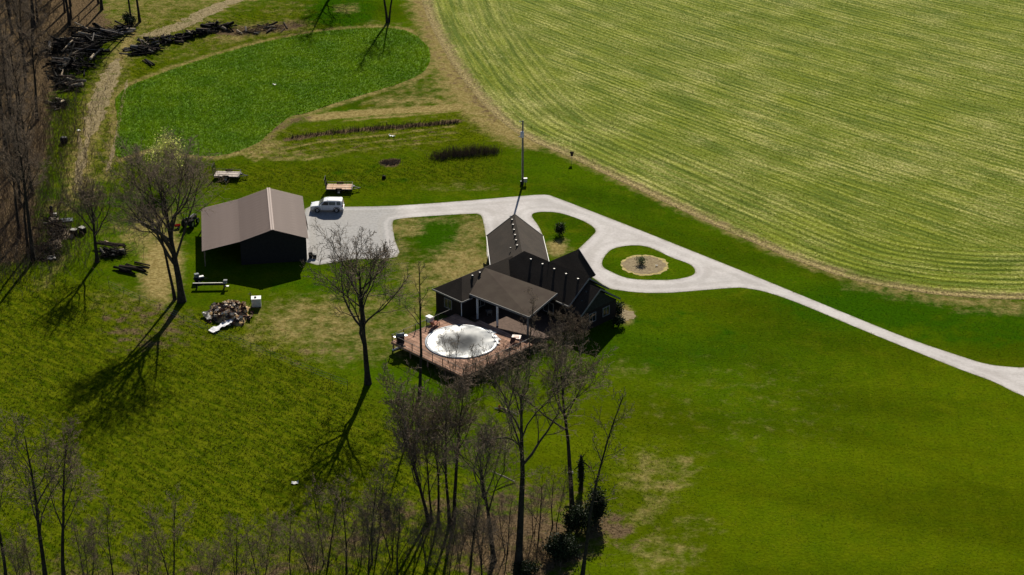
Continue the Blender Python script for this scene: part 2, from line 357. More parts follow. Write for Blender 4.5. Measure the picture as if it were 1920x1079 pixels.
def field_col(t):
    p = t.pos(); e = t.attr('edge'); r2 = t.attr('row2')
    inner = t.ramp(t.math('ADD', e, t.math('MULTIPLY', t.math('SUBTRACT', t.noise(p, .12, 2), .5), 9)), 13, 19)
    jig = t.math('MULTIPLY', t.math('SUBTRACT', t.noise(p, .35, 4, .6), .5), .7)
    def wave(v, per): return t.math('SINE', t.math('MULTIPLY', t.math('ADD', v, jig), 2 * math.pi / per))
    def lerp(a, b): return t.math('ADD', t.math('MULTIPLY', a, t.math('SUBTRACT', 1.0, inner)), t.math('MULTIPLY', b, inner))
    wv = lerp(wave(e, 1.52), t.math('MULTIPLY', wave(r2, 1.7), .6)); wv2 = lerp(wave(e, 6.1), wave(r2, 11.0))
    sx = t.n('ShaderNodeSeparateXYZ'); t.l(p, sx.inputs[0])
    def streak(v, k, sc):
        q = t.n('ShaderNodeCombineXYZ'); t.put(q.inputs[0], t.math('MULTIPLY', v, k)); t.put(q.inputs[1], t.math('ADD', t.math('MULTIPLY', sx.outputs[0], .05), t.math('MULTIPLY', sx.outputs[1], -.035))); return t.noise(q.outputs[0], sc, 4, .6)
    stk = lerp(streak(e, 1.0, 1.2), streak(r2, .8, 1.2))
    big = t.noise(p, .03, 4); pat = t.noise(p, .11, 5, .6); mid = t.noise(t.mapping(p, R(42), (.3, 2.2, 1)), .45, 5, .7); fine = t.noise(p, 2.4, 4, .72)
    g = t.mix(t.ramp(stk, .35, .65), (.076, .114, .003), (.168, .200, .010))
    s = t.math('ADD', t.math('MULTIPLY', wv, .022), t.math('ADD', t.math('MULTIPLY', wv2, .03), t.math('ADD', t.math('MULTIPLY', fine, 1.0), t.math('MULTIPLY', big, .45))))
    s = t.math('ADD', s, t.math('ADD', t.math('ADD', t.math('MULTIPLY', t.math('SUBTRACT', stk, .5), .5), t.math('MULTIPLY', t.math('SUBTRACT', mid, .5), .25)), t.math('MULTIPLY', t.math('SUBTRACT', pat, .5), .5)))
    c = t.mix(t.ramp(s, .64, 1.18), g, (.42, .38, .15))
    eg = t.ramp(t.math('ADD', e, t.math('MULTIPLY', t.math('SUBTRACT', t.noise(p, .6, 5, .7), .5), 5)), .6, 3.2, .95, 0)
    c = t.mix(eg, c, t.mix(t.ramp(fine, .35, .65), (.17, .125, .05), (.31, .245, .105)))
    c = t.mix(t.ramp(pat, .66, .80, 0, .45), c, (.26, .20, .085))
    c = t.mix(t.ramp(t.noise(p, .07, 5, .6), .54, .70, 0, .6), c, (.085, .118, .001))
    return c, wv, fine
def field_mat():
    t = NT('stubble_field'); c, wv, fine = field_col(t)
    t.bump(t.math('ADD', t.math('MULTIPLY', wv, .45), fine), .8, .16)
    return t.fin(t.scale_col(c, t.ramp(fine, .3, .7, .7, 1.15)), .95, .05)
fm = zone_mesh('crop_field', field_poly, 1.0, .006, fattr, (-80, 200, 150, 430), fedge)
tag(link('crop_field', fm, field_mat()), 'pale green stubble field with curving rows', kind='structure')
def crop_col(t):
    p = t.pos(); nz = t.noise(p, .16, 4); f = t.noise(p, 1.8, 4, .65); d = t.attr('edge')
    wv = t.math('SINE', t.math('MULTIPLY', t.math('ADD', d, t.math('MULTIPLY', f, .5)), 2 * math.pi / 1.6))
    c = t.mix(t.ramp(nz, .35, .7), (.064, .140, .001), (.102, .182, .001)); c = t.scale_col(c, t.ramp(f, .3, .7, .85, 1.12)); c = t.scale_col(c, t.ramp(wv, -1, 1, .90, 1.06))
    gp_ = t.ramp(t.noise(t.mapping(p, R(-12), (.15, 1.5, 1)), .9, 4), .60, .74, 0, .5); return t.mix(gp_, c, (.13, .15, .012))
def crop_attr(V): return {'edge': dist_line(crop, V, True)}
t = NT('cover_crop_soil'); tag(link('cover_crop_plot', zone_mesh('cover_crop_plot', crop, .7, .008, crop_attr), t.fin(crop_col(t), .9, .05)), 'bright green cover crop plot', kind='structure')

# driveway: pale concrete-like sheet with rounded corners and two grass islands
def drive_mat():
    t = NT('pale_driveway'); p = t.pos(); a = t.noise(p, .25, 4); b = t.noise(p, 2.5, 5, .65)
    c = t.mix(t.ramp(a, .35, .7), (.41, .383, .37), (.50, .473, .46)); c = t.scale_col(c, t.ramp(b, .25, .75, .86, 1.08))
    sx = t.n('ShaderNodeSeparateXYZ'); t.l(p, sx.inputs[0]); pad = t.ramp(t.math('ADD', sx.outputs[0], t.math('MULTIPLY', t.math('SUBTRACT', a, .5), 6)), -20, -14, 1, 0)
    c = t.mix(t.math('MULTIPLY', pad, .9), c, t.mix(t.ramp(b, .3, .7), (.24, .236, .232), (.33, .325, .317)))
    fl = t.ramp(t.noise(p, .08, 5, .65), .52, .68); c = t.mix(t.math('MULTIPLY', fl, .45), c, (.31, .295, .285))
    st = t.ramp(t.noise(t.mapping(p, R(37), (.12, 1.2, 1)), .9, 3), .56, .72); c = t.mix(t.math('MULTIPLY', st, .35), c, (.36, .34, .31))
    e = t.math('ADD', t.attr('edge'), t.math('MULTIPLY', t.math('SUBTRACT', t.noise(p, .9, 5, .65), .5), 1.1))
    mid = t.math('MULTIPLY', t.ramp(e, 1.35, 1.75), t.ramp(e, 1.95, 2.4, 1, 0)); c = t.mix(t.math('MULTIPLY', mid, .24), c, (.30, .28, .255))
    trk = t.math('MULTIPLY', t.ramp(e, .55, .85), t.ramp(e, 1.0, 1.35, 1, 0)); c = t.mix(t.math('MULTIPLY', trk, .35), c, (.52, .493, .48))
    c = t.mix(t.ramp(e, .0, .30, .6, 0), c, (.17, .155, .085))
    t.bump(b, .3, .02); return t.fin(c, .9, .1)
def tri_sheet(name, loops, z, m, thick=.05):
    L = [[Vector((p[0], p[1], 0)) for p in lp] for lp in loops]; T = geometry.tessellate_polygon(L)
    P = [p for lp in L for p in lp]; n = len(P); V = [(p.x, p.y, z) for p in P] + [(p.x, p.y, z - thick) for p in P]
    F = []
    for a, b, c in T:
        cr = (P[b] - P[a]).cross(P[c] - P[a]).z
        F.append((a, b, c) if cr > 0 else (a, c, b))
    k = 0
    for lp in L:
        for i in range(len(lp)): j = (i + 1) % len(lp); F.append((k + i, k + j, n + k + j, n + k + i))
        k += len(lp)
    me = bpy.data.meshes.new(name); me.from_pydata(V, [], F); me.update(); return link(name, me, m)
def drive_edge(X): return np.minimum(np.minimum(dist_line(drive_o, X, True), dist_line(isle_a, X, True)), dist_line(isle_b, X, True))
tag(link('driveway', zone_mesh('driveway', drive_o, .5, .014, lambda V: {'edge': drive_edge(V)}, None, None, (isle_a, isle_b)), drive_mat()), 'pale driveway with a loop', kind='structure')

def ribbon(name, px, wid, z, m, label, amp=.15, taper=True):
    c = smooth_curve(gp(px), False, 8); n = len(c); V = []; F = []
    for i in range(n):
        d = c[min(i + 1, n - 1)] - c[max(i - 1, 0)]; d = d / np.hypot(*d); nn = np.array([-d[1], d[0]])
        k = wid / 2 * (min(1, .25 + 4 * min(i, n - 1 - i) / n) if taper else 1)
        l = c[i] + nn * (k + rng.normal(0, amp)); r = c[i] - nn * (k + rng.normal(0, amp)); V += [(*l, z), (*r, z)]
        if i: F.append((2 * i - 2, 2 * i - 1, 2 * i + 1, 2 * i))
    return tag(link(name, fast_mesh(name, np.array(V), np.array(F)), m), label, kind='structure')
def dirt_mat():
    t = NT('dirt'); p = t.pos(); b = t.noise(p, 1.4, 6, .7); q = t.noise(p, .4, 3)
    c = t.mix(t.ramp(b, .32, .68), (.15, .115, .055), (.27, .215, .115)); c = t.mix(t.ramp(q, .55, .75), c, (.10, .11, .02)); t.bump(b, .8, .12); return t.fin(c, .95, .05)
DIRT = dirt_mat()
ribbon('dirt_track', [(480, -8), (430, 4), (385, 25), (345, 45), (300, 62), (262, 68)], 3.6, .010, DIRT, 'dirt track bending through the wood edge', .35)
ribbon('dirt_track', [(222, 110), (208, 140), (196, 165), (186, 195), (176, 225), (163, 258)], 3.2, .012, DIRT, 'rutted dirt track beside the log piles', .3)
ribbon('dirt_track', [(148, 250), (151, 285), (146, 310), (143, 350)], .8, .014, DIRT, 'left wheel rut of the dirt track', .12)
ribbon('dirt_track', [(170, 245), (160, 275), (158, 300), (149, 330), (150, 365)], .9, .016, DIRT, 'right wheel rut of the dirt track', .12)
ribbon('dirt_strip', [(239, 150), (230, 190), (222, 235), (213, 280), (198, 330)], .65, .010, DIRT, 'narrow straw coloured strip beside the green plot', .1)
# mulch bed in the driveway loop
mc = gp([(1208, 497.5)])[0]
def ring(c, r, n, amp): a = np.linspace(0, 2 * math.pi, n, endpoint=False); rr = r + rng.normal(0, amp, n); return c + np.stack([np.cos(a) * rr, np.sin(a) * rr], 1)
tri_sheet('bed_edge', [ring(mc, 3.35, 60, .12)], .02, mat('dry_edge', (.36, .29, .12), .95, .3, 2.0)); tag(bpy.data.objects['bed_edge'], 'dry grass ring round mulch bed', kind='structure')
tri_sheet('mulch_bed', [ring(mc, 2.95, 60, .12)], .03, mat('mulch', (.17, .125, .075), .95, .4, 2.5, bump=.05, col2=(.27, .22, .13))); tag(bpy.data.objects['mulch_bed'], 'round mulch bed', kind='structure')
mb2 = gp([(1166, 592)])[0]
tri_sheet('mulch_bed', [ring(mb2, 1.7, 30, .15)], .02, MATS['mulch']); tag(bpy.data.objects['mulch_bed.001'], 'mulch bed at house corner', kind='structure')
# ------------------------------------------------------------------ house
def shingle_mat():
    t = NT('brown_shingles'); p = t.objc(); b = t.noise(p, 6, 4, .7); q = t.noise(p, .5, 3)
    c = t.mix(t.ramp(q, .35, .65), (.029, .021, .015), (.040, .029, .021)); c = t.scale_col(c, t.ramp(b, .3, .7, .75, 1.2)); t.bump(b, .5, .03); return t.fin(c, .9, .15)
SHING = shingle_mat()
def brick_mat():
    t = NT('dark_brick'); br = t.n('ShaderNodeTexBrick'); t.l(t.objc(), br.inputs['Vector']); br.inputs['Scale'].default_value = 4
    br.inputs['Color1'].default_value = (.022, .014, .012, 1); br.inputs['Color2'].default_value = (.016, .011, .010, 1); br.inputs['Mortar'].default_value = (.03, .027, .025, 1)
    return t.fin(br.outputs[0], .9, .2)
BRICK = brick_mat()
TRIM = mat('pale_trim', (.19, .183, .176), .6, .1); DARKMETAL = mat('black_metal', (.02, .02, .022), .45, .2); WHITE = mat('white_paint', (.78, .77, .75), .5, .06)
GLASS = mat('dark_glass', (.015, .018, .022), .08, .1, spec=.6); GREYMETAL = mat('grey_metal', (.42, .42, .43), .4, .15, metal=.6)
house = thing('house', 'brown shingled ranch house with angled wings and garage beside the pool', 'house', HOUSE0, R(-45))
def HL(p): q = Vector(p) - HOUSE0; c = math.sqrt(.5); return Vector((c * (q.x - q.y), c * (q.x + q.y), q.z))
def roof(name, planes, parent=house, th=.16, m=None):
    mb = MB()
    for pts in planes: mb.slab(pts, th)
    return mb.build(name, m or SHING, parent)
def fascia(pairs, parent, drop=.02, h=.2, w=.07):
    mb = MB()
    for a, b in pairs: a = Vector(a); b = Vector(b); mb.bar(a - Vector((0, 0, drop + h / 2 - .06)), b - Vector((0, 0, drop + h / 2 - .06)), w, h)
    return mb.build('fascia', TRIM, parent)
def walls(name, pts, z0, z1, m, parent, t=.2):
    mb = MB(); n = len(pts)
    for i in range(n):
        a = Vector((*pts[i], 0)); b = Vector((*pts[(i + 1) % n], 0)); d = (b - a); L = d.length
        mb.box(((a + b) / 2) + Vector((0, 0, (z0 + z1) / 2)), (L + (t - .004 if i % 2 else -t), t, z1 - z0), math.atan2(d.y, d.x))
    return mb.build(name, m, parent)
EZ, RZ = 3.2, 6.0
RT = 7.6           # ridge of the right wing
# right wing (gable) with lower step and entry gable
ra = roof('roof', [[(-5.3, RT, RZ), (-8.3, 3.8, EZ), (6.6, 3.8, EZ), (6.6, RT, RZ)], [(6.6, RT, RZ), (6.6, 11.4, EZ), (-8.3, 11.4, EZ), (-5.3, RT, RZ)], [(-5.3, RT, RZ), (-8.3, 11.4, EZ), (-8.3, 3.8, EZ)]])
fascia([((6.63, RT, RZ), (6.63, 3.75, EZ)), ((6.63, RT, RZ), (6.63, 11.45, EZ)), ((6.6, 3.78, EZ), (4.3, 3.78, EZ))], ra)
rs = roof('roof', [[(6.3, 7.2, 5.4), (6.3, 3.5, 2.7), (9.0, 3.5, 2.7), (9.0, 7.2, 5.4)], [(9.0, 7.2, 5.4), (9.0, 11.0, 2.7), (6.3, 11.0, 2.7), (6.3, 7.2, 5.4)]])
fascia([((9.03, 7.2, 5.4), (9.03, 3.45, 2.7)), ((9.03, 7.2, 5.4), (9.03, 11.05, 2.7))], rs)
rb = roof('roof', [[(-6.9, -2.4, 5.0), (-9.7, -5.1, EZ), (-4.1, -5.1, EZ)], [(-6.9, -2.4, 5.0), (-4.1, -5.1, EZ), (-4.1, 5.0, EZ), (-6.9, 7.0, 5.0)], [(-6.9, 7.0, 5.0), (-9.7, 9.0, EZ), (-9.7, -5.1, EZ), (-6.9, -2.4, 5.0)]])
fascia([((-9.75, -5.13, EZ), (-4.05, -5.13, EZ)), ((-4.07, -5.1, EZ), (-4.07, -3.2, EZ))], rb)
rc = roof('roof', [[(-.6, 7.4, 5.98), (2.5, 9.5, EZ), (2.5, 13.2, EZ), (-.6, 13.2, 5.98)], [(-.6, 13.2, 5.98), (-3.7, 13.2, EZ), (-3.7, 9.5, EZ), (-.6, 7.4, 5.98)]])
fascia([((-.6, 13.23, 5.98), (2.52, 13.23, EZ)), ((-.6, 13.23, 5.98), (-3.72, 13.23, EZ))], rc)
# garage wing
gl, gr, gk = [HL(p) for p in ((-3.53, 254.7, 2.5), (4.32, 254.7, 2.5), (.36, 254.8, 5.75))]
gl2, gr2, gk2 = [HL(p) for p in ((-2.85, 243.5, 2.5), (5.25, 243.5, 2.5), (1.38, 241.8, 5.75))]
rg = roof('roof', [[gk, gl, gl2, gk2], [gk2, gr2, gr, gk]])
for a, b in ((gl, gl2), (gr, gr2)): MB().bar(a + Vector((0, 0, -.1)), b + Vector((0, 0, -.1)), .14, .14).build('gutter', WHITE, rg)
fascia([(gk, gl), (gk, gr)], rg)
gw = [HL(p) for p in ((-3.1, 254.3, 0), (3.9, 254.3, 0), (4.75, 243.0, 0), (-2.4, 243.0, 0))]
walls('wall', [p.xy for p in gw], 0, 2.45, BRICK, house)
g_end = MB(); a, b, c = [HL(p) for p in ((-3.1, 254.3, 2.45), (3.9, 254.3, 2.45), (.38, 254.3, 5.4))]; off = (HL((0, 253.1, 0)) - HL((0, 253.3, 0)))
g_end.add([a, b, c, a + off, b + off, c + off], [(0, 1, 2), (5, 4, 3), (0, 3, 4, 1), (1, 4, 5, 2), (2, 5, 3, 0)]); g_end.build('gable_wall', mat('dark_gable_siding', (.035, .034, .030), .8), house)
for yy in (252.0, 247.8):
    mb = MB(); p = HL((-3.05 + (254.3 - yy) * .061, yy, 1.1)); mb.box(p, (.1, 2.7, 2.25), R(45 + 3.5)); gd = mb.build('garage_door', WHITE, house)
    mb = MB()
    for k in range(3): mb.box(p + Vector((0, 0, -.55 + k * .55)), (.14, 2.6, .03), R(45 + 3.5))
    mb.build('seam', TRIM, gd)
# walls under the wings
walls('wall', [(-5.0, 4.3), (6.2, 4.3), (6.2, 10.9), (-5.0, 10.9)], 0, 3.15, BRICK, house)
walls('wall', [(6.25, 4.0), (8.6, 4.0), (8.6, 10.5), (6.25, 10.5)], 0, 2.65, BRICK, house)
walls('wall', [(-9.3, -4.7), (-4.5, -4.7), (-4.5, 4.6), (-9.3, 7.5)], 0, 3.15, BRICK, house)
walls('wall', [(-3.3, 10.9), (2.1, 10.9), (2.1, 12.8), (-3.3, 12.8)], 0, 3.15, BRICK, house)
def gable(name, x, y0, y1, z0, zr, yr, m):
    mb = MB(); mb.add([(x, y0, z0), (x, y1, z0), (x, yr, zr), (x - .2, y0, z0), (x - .2, y1, z0), (x - .2, yr, zr)], [(0, 1, 2), (5, 4, 3), (0, 3, 4, 1), (1, 4, 5, 2), (2, 5, 3, 0)]); return mb.build(name, m, house)
gable('gable_wall', 6.3, 4.2, 11.0, 3.1, 5.62, RT, MATS['dark_gable_siding']); gable('gable_wall', 8.7, 3.9, 10.6, 2.6, 5.0, 7.2, MATS['dark_gable_siding'])
mb = MB(); mb.add([(-3.4, 12.9, 3.15), (2.2, 12.9, 3.15), (-.6, 12.9, 5.6), (-3.4, 12.7, 3.15), (2.2, 12.7, 3.15), (-.6, 12.7, 5.6)], [(2, 1, 0), (3, 4, 5), (0, 1, 4, 3), (1, 2, 5, 4), (2, 0, 3, 5)]); mb.build('gable_wall', MATS['dark_gable_siding'], house)
def window(c, w, h, rz, panes=2):
    fr = MB(); M = Matrix.Rotation(rz, 3, 'Z'); c = Vector(c)
    for sx in (-1, 1): fr.box(c + M @ Vector((sx * w / 2, 0, 0)), (.1, .12, h + .1), rz)
    for sz in (-1, 1): fr.box(c + M @ Vector((0, 0, sz * h / 2)), (w - .1, .12, .1), rz)
    for k in range(1, panes): fr.box(c + M @ Vector((-w / 2 + k * w / panes, 0, 0)), (.07, .1, h - .1), rz)
    f = fr.build('window_frame', TRIM, house)
    for k in range(panes): MB().box(c + M @ Vector((-w / 2 + (k + .5) * w / panes, .02, 0)), (w / panes - .07, .04, h - .1), rz).build('pane', GLASS, f)
for x, wd, pn in ((-2.6, 1.6, 2), (-.2, 2.0, 2), (2.6, 1.8, 2)): window((x, 4.16, 1.6), wd, 2.1 if abs(x) < 1 else 1.5, 0, pn)
window((-7.0, -4.84, 1.9), 1.3, 1.3, 0); window((8.74, 6.0, 1.6), 1.2, 1.2, R(90)); window((8.74, 8.6, 1.6), 1.2, 1.2, R(90)); window((-4.36, -1.5, 1.9), 1.4, 1.3, R(90))
MB().box((6.44, RT, 4.4), (.1, .7, .9)).build('attic_vent', TRIM, house)
# porch roof between the wings
pr = [HL(g3(*q)) for q in ((908, 501.5, 4.97), (1044.6, 550, 4.17), (992, 594.6, 3.27), (880.6, 551.5, 3.6))]
PM = NT('brown_membrane'); q_ = PM.noise(PM.objc(), .6, 4); PM.fin(PM.mix(PM.ramp(q_, .35, .65), (.054, .038, .028), (.068, .051, .037)), .9, .1)
po = roof('porch_roof', [[pr[0], pr[3], pr[2], pr[1]]], th=.12, m=PM.m)
fascia([(pr[3] + Vector((0, -.04, 0)), pr[2] + Vector((0, -.04, 0))), (pr[2] + Vector((.05, 0, 0)), pr[1] + Vector((.05, 0, 0)))], po, h=.28)
for f in (.12, .46, .97):
    p = pr[3].lerp(pr[2], f); MB().box((p.x, p.y + .12, (.3 + p.z - .14) / 2), (.2, .2, p.z - .14 - .3)).build('porch_column', WHITE if f < .9 else TRIM, house)
MB().box((1.2, 0.4, .15), (11.2, 7.6, .3)).build('porch_floor', mat('patio_slab', (.11, .075, .06), .85), house)
MB().tube([(-4.35, -4.95, 3.1), (-4.35, -4.95, .1)], .05, 6).build('downspout', WHITE, house)
MB().tube([(6.45, 3.95, 3.0), (6.45, 3.95, .1)], .05, 6).build('downspout', WHITE, house)
# roof vents
vm = MB(); vm.box((0, 0, .12), (.26, .26, .3)); vm.add([(-.2, -.2, .26), (.2, -.2, .26), (.2, .2, .26), (-.2, .2, .26), (-.12, -.12, .36), (.12, -.12, .36), (.12, .12, .36), (-.12, .12, .36)], [(0, 3, 2, 1), (4, 5, 6, 7), (0, 1, 5, 4), (1, 2, 6, 5), (2, 3, 7, 6), (3, 0, 4, 7)])
vme = vm.mesh('roof_vent'); VENT = mat('vent_metal', (.08, .078, .075), .45, .1, metal=.4)
def vent(p, k=1.0): o = link('roof_vent', vme, VENT, house, p); o.scale = (k, k, k)
for k in range(6): y = 253.3 - k * 1.72; vent(HL((.42 - .52 + (254.7 - y) * .08, y, 5.75 - .52 * .84)), .85)
vent(HL((-.2, 244.9, 4.95)), .55)
for k in range(5): vent((-3.3 + k * 2.15, RT - .75, RZ - .75 * .737), .85)
for t in (-1.0, .35): vent((-6.35, t, 5.0 - .55 * .643), .85)
vent((7.4, 6.2, 4.65), .6); vent((7.7, 5.1, 3.85), .5)

# ------------------------------------------------------------------ pool, deck, railing
DZ = 1.2; PC = Vector((-.3, -8.75)); PRAD = 4.57
deck = thing('pool_deck', 'reddish wooden deck with thin black railing around the round pool', 'deck', DECK0, R(-45))
WOOD = mat('red_deck_wood', (.31, .185, .13), .9, .35, .8, island=.28)
bd = MB(); y = -15.0
while y < -2.9:
    x0, x1 = (-6.6, 6.6) if y < -3.9 else (-3.0, 6.6)
    dy = abs(y + .07 - PC.y); hole = PRAD + .12
    segs = [(x0, x1)]
    if dy < hole: h = math.sqrt(hole * hole - dy * dy); segs = [(x0, PC.x - h), (PC.x + h, x1)]
    for a, b in segs: bd.box(((a + b) / 2, y + .07, DZ - .02), (b - a, .135, .04))
    y += .146
tag(bd.build('deck_boards', WOOD, deck), kind='stuff')
MB().box((0, -15.06, DZ - .16), (13.3, .05, .28)).build('rim_joist', WOOD, deck); MB().box((6.63, -8.9, DZ - .16), (.05, 12.2, .28)).build('rim_joist', WOOD, deck); MB().box((-6.63, -10.0, DZ - .16), (.05, 10.1, .28)).build('rim_joist', WOOD, deck)
for sx, sy in [(x, -14.9) for x in (-6.4, -3.2, 0, 3.2, 6.4)] + [(6.4, y) for y in (-11.5, -8, -4.5)] + [(-6.4, y) for y in (-11.5, -8, -5.2)]:
    MB().box((sx, sy, (DZ - .05) / 2), (.14, .14, DZ - .05)).build('deck_post', WOOD, deck)
path = [(-6.55, -5.0), (-6.55, -14.95), (6.55, -14.95), (6.55, -3.0)]
for (xa, ya), (xb, yb) in zip(path[:-1], path[1:]):
    L = math.hypot(xb - xa, yb - ya); n = int(round(L / 1.9)); top = MB()
    for h in (1.0, .12): top.bar((xa, ya, DZ + h), (xb, yb, DZ + h), .04, .04)
    tr = top.build('railing', DARKMETAL, deck); bal = MB()
    for k in range(int(L / .22)): f = (k + .5) / int(L / .22); x, y = xa + (xb - xa) * f, ya + (yb - ya) * f; bal.box((x, y, DZ + .56), (.014, .014, .84))
    tag(bal.build('balusters', DARKMETAL, tr), kind='stuff')
    for k in range(n): f = k / n; MB().box((xa + (xb - xa) * f, ya + (yb - ya) * f, DZ + .53), (.07, .07, 1.08)).build('rail_post', DARKMETAL, deck)
pool = thing('swimming_pool', 'round above ground pool under a shiny silver grey winter cover', 'pool', dw(PC.x, PC.y), R(-45))
MB().lathe([(PRAD - .02, 0), (PRAD - .02, DZ + .02), (PRAD + .1, DZ + .04), (PRAD + .1, DZ + .08), (PRAD - .12, DZ + .08)], (0, 0, 0), 64).build('pool_wall', mat('pool_steel', (.45, .47, .5), .4, .1), pool, True)
def cover_mat():
    t = NT('pool_cover'); p = t.objc(); a = t.noise(p, .9, 4, .6); b = t.noise(t.mapping(p, R(30), (.5, 2.5, 1)), 1.6, 5, .7)
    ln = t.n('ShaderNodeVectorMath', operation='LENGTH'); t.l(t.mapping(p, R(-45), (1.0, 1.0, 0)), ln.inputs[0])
    glare_dim = t.ramp(t.math('ADD', ln.outputs['Value'], t.math('MULTIPLY', t.math('SUBTRACT', t.noise(t.mapping(p, R(45), (.5, 1.3, 0)), .35, 2), .5), 3.0)), .5, 4.3, 1, 0)   # weaker glare painted in: middle of the sheet made darker and rougher
    c = t.mix(t.ramp(a, .35, .7), (.16, .175, .19), (.22, .235, .25)); c = t.mix(glare_dim, c, (.028, .031, .035)); t.bump(b, .06, .04)
    t.fin(c, .34, .2); t.put(t.b.inputs['Roughness'], t.math('ADD', t.ramp(a, .3, .7, .28, .36), t.math('MULTIPLY', glare_dim, .55))); return t.m
nr, na = 26, 96; V = []; F = []
for i in range(nr + 1):
    for k in range(na):
        r = (PRAD + .06) * i / nr; a = 2 * math.pi * k / na; u = r / PRAD
        z = DZ + .10 - .24 * (1 - u ** 2) + .035 * math.sin(a * 9 + 3 * u) * u ** 3 + .012 * math.sin(r * 2.2 + math.sin(a * 3) * 1.5) + .015 * math.sin(r * 4 * math.cos(a + .4)) * u
        if i == nr: z = DZ - .05
        V.append((r * math.cos(a), r * math.sin(a), z))
for i in range(nr):
    for k in range(na): F.append((i * na + k, i * na + (k + 1) % na, (i + 1) * na + (k + 1) % na, (i + 1) * na + k))
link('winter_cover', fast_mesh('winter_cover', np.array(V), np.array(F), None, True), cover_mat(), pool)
def crumple(name, w, h, res, amp, seed):
    r = np.random.default_rng(seed); V = []; n = res
    hz = r.normal(0, amp, (n + 1, n + 1))
    for i in range(n + 1):
        for j in range(n + 1): V.append(((i / n - .5) * w, (j / n - .5) * h * (.75 + .25 * math.sin(i)), abs(hz[i, j]) + .03))
    F = [(i * (n + 1) + j, (i + 1) * (n + 1) + j, (i + 1) * (n + 1) + j + 1, i * (n + 1) + j + 1) for i in range(n) for j in range(n)]
    return fast_mesh(name, np.array(V), np.array(F), None, True)
for (s, t, w_, rz) in ((2.2, -5.0, 1.6, .6), (3.0, -5.7, 1.4, .4), (.7, -4.35, 1.2, .9)):
    o = link('cover_fold', crumple('cover_fold', w_, .6, 7, .09, int(w_ * 10)), mat('cover_fold', (.62, .63, .64), .4, .1), pool, (s - PC.x, t - PC.y, DZ + .06)); o.rotation_euler = (0, 0, rz - R(50))
# deck furniture
def at_deck(x, y, z=1.2): return g3(x, y, z)
gt = thing('barbecue_grill', 'dark covered grill at the left corner of the pool deck', 'grill', at_deck(751, 642), R(20))
MB().box((0, 0, .45), (.9, .5, .9)).build('cabinet', DARKMETAL, gt); mb = MB()
mb.tube([(-.5, 0, .98), (.5, 0, .98)], .3, 10); mb.build('lid', mat('slate', (.14, .16, .17), .5), gt, True)
for s in (-1, 1): MB().box((s * .68, 0, .86), (.42, .45, .04)).build('side_shelf', GREYMETAL, gt)
def table(name, label, p, rz, top, m, h=.5):
    o = thing(name, label, 'table', p, rz); MB().box((0, 0, h), (top[0], top[1], .06)).build('table_top', m, o)
    for sx in (-1, 1):
        for sy in (-1, 1): MB().box((sx * (top[0] / 2 - .08), sy * (top[1] / 2 - .08), h / 2), (.07, .07, h - .02)).build('leg', m, o)
    return o
wt = table('patio_table', 'small white square table at the right side of the pool', at_deck(968, 640), R(-10), (1.15, 1.05), mat('white_plastic', (.80, .70, .64), .5, .1), .6)
MB().box((0, 0, .65), (.7, .6, .04)).build('tray', mat('pink_tray', (.62, .45, .38), .6), wt)
def lounge(label, p, rz, m):
    o = thing('deck_chair', label, 'chair', p, rz); MB().box((0, .2, .36), (.62, 1.15, .07)).build('seat', m, o)
    b = MB(); b.bar((0, -.35, .38), (0, -.85, .95), .62, .07); b.build('backrest', m, o)
    for sx in (-1, 1):
        MB().box((sx * .33, .1, .55), (.06, .8, .05)).build('armrest', m, o)
        for y in (-.3, .7): MB().box((sx * .29, y, .17), (.06, .06, .34)).build('leg', m, o)
BROWNW = mat('brown_wood', (.13, .06, .04), .7, .25)
lounge('dark red wooden lounge chair near the front edge of the pool deck', at_deck(925, 684), R(60), BROWNW)
lounge('dark wooden lounge chair right of the pool beside the white table', at_deck(957, 651), R(150), BROWNW)
lounge('reddish wooden chair on the deck corner behind the pool', at_deck(815, 612), R(-30), mat('red_wood', (.33, .13, .08), .7))
lounge('pale chair in the shade under the porch roof', at_deck(917, 590, .3), R(10), TRIM)
tag(MB().tube([(0, 0, .1), (.9, .75, .12), (1.1, .85, .3)], .13, 8).build('white_drain_pipe', WHITE, None, True, g3(736, 658)), 'short white pipe lying at the left corner of the pool deck', 'pipe')
st = tag(MB().box((0, 0, .35), (.9, .6, .7)).box((0, 0, .75), (1.0, .7, .1)).build('storage_chest', WHITE, None, False, at_deck(806, 604)), 'pale storage chest on the deck beside the left wing', 'chest'); st.rotation_euler = (0, 0, R(-45))

# ------------------------------------------------------------------ barn (metal roof panels, open lean-to on the left)
barn = thing('barn', 'dark barn with pinkish brown metal roof and lean-to', 'barn', BO, BROT)
BMETAL = mat('dark_siding', (.022, .021, .021), .6, .15); BROOF = mat('taupe_metal_roof', (.175, .130, .112), .7, .10, .5, spec=.12, col2=(.21, .158, .138))
BL = 14.35; HWB = 4.5; EB, RB, LB = 3.66, 5.16, 2.55
def rpanel(x0, z0, x1, z1, wid):
    mb = MB(); d = Vector((x1 - x0, 0, z1 - z0)); n = Vector((-d.z, 0, d.x)).normalized(); n = n if n.z > 0 else -n
    prof = [(0, 0), (.04, 0), (.055, .03), (.085, .03), (.10, 0)]
    k = wid / 3; P = []
    for j in range(3):
        for a, h in prof: P.append((j * k + a, h))
    P.append((wid - .004, 0)); V = []
    for a, h in P: V.append(Vector((x0, a, z0)) + n * h); V.append(Vector((x1, a, z1)) + n * h)
    F = [(2 * i, 2 * i + 1, 2 * i + 3, 2 * i + 2) for i in range(len(P) - 1)]
    m = len(V); V += [v - n * .03 for v in (V[0], V[1], V[m - 2], V[m - 1])]; F += [(m, m + 2, m + 3, m + 1)]
    return mb.add(V, F).mesh('roof_panel')
NP = 16; PW = (BL + .7) / NP
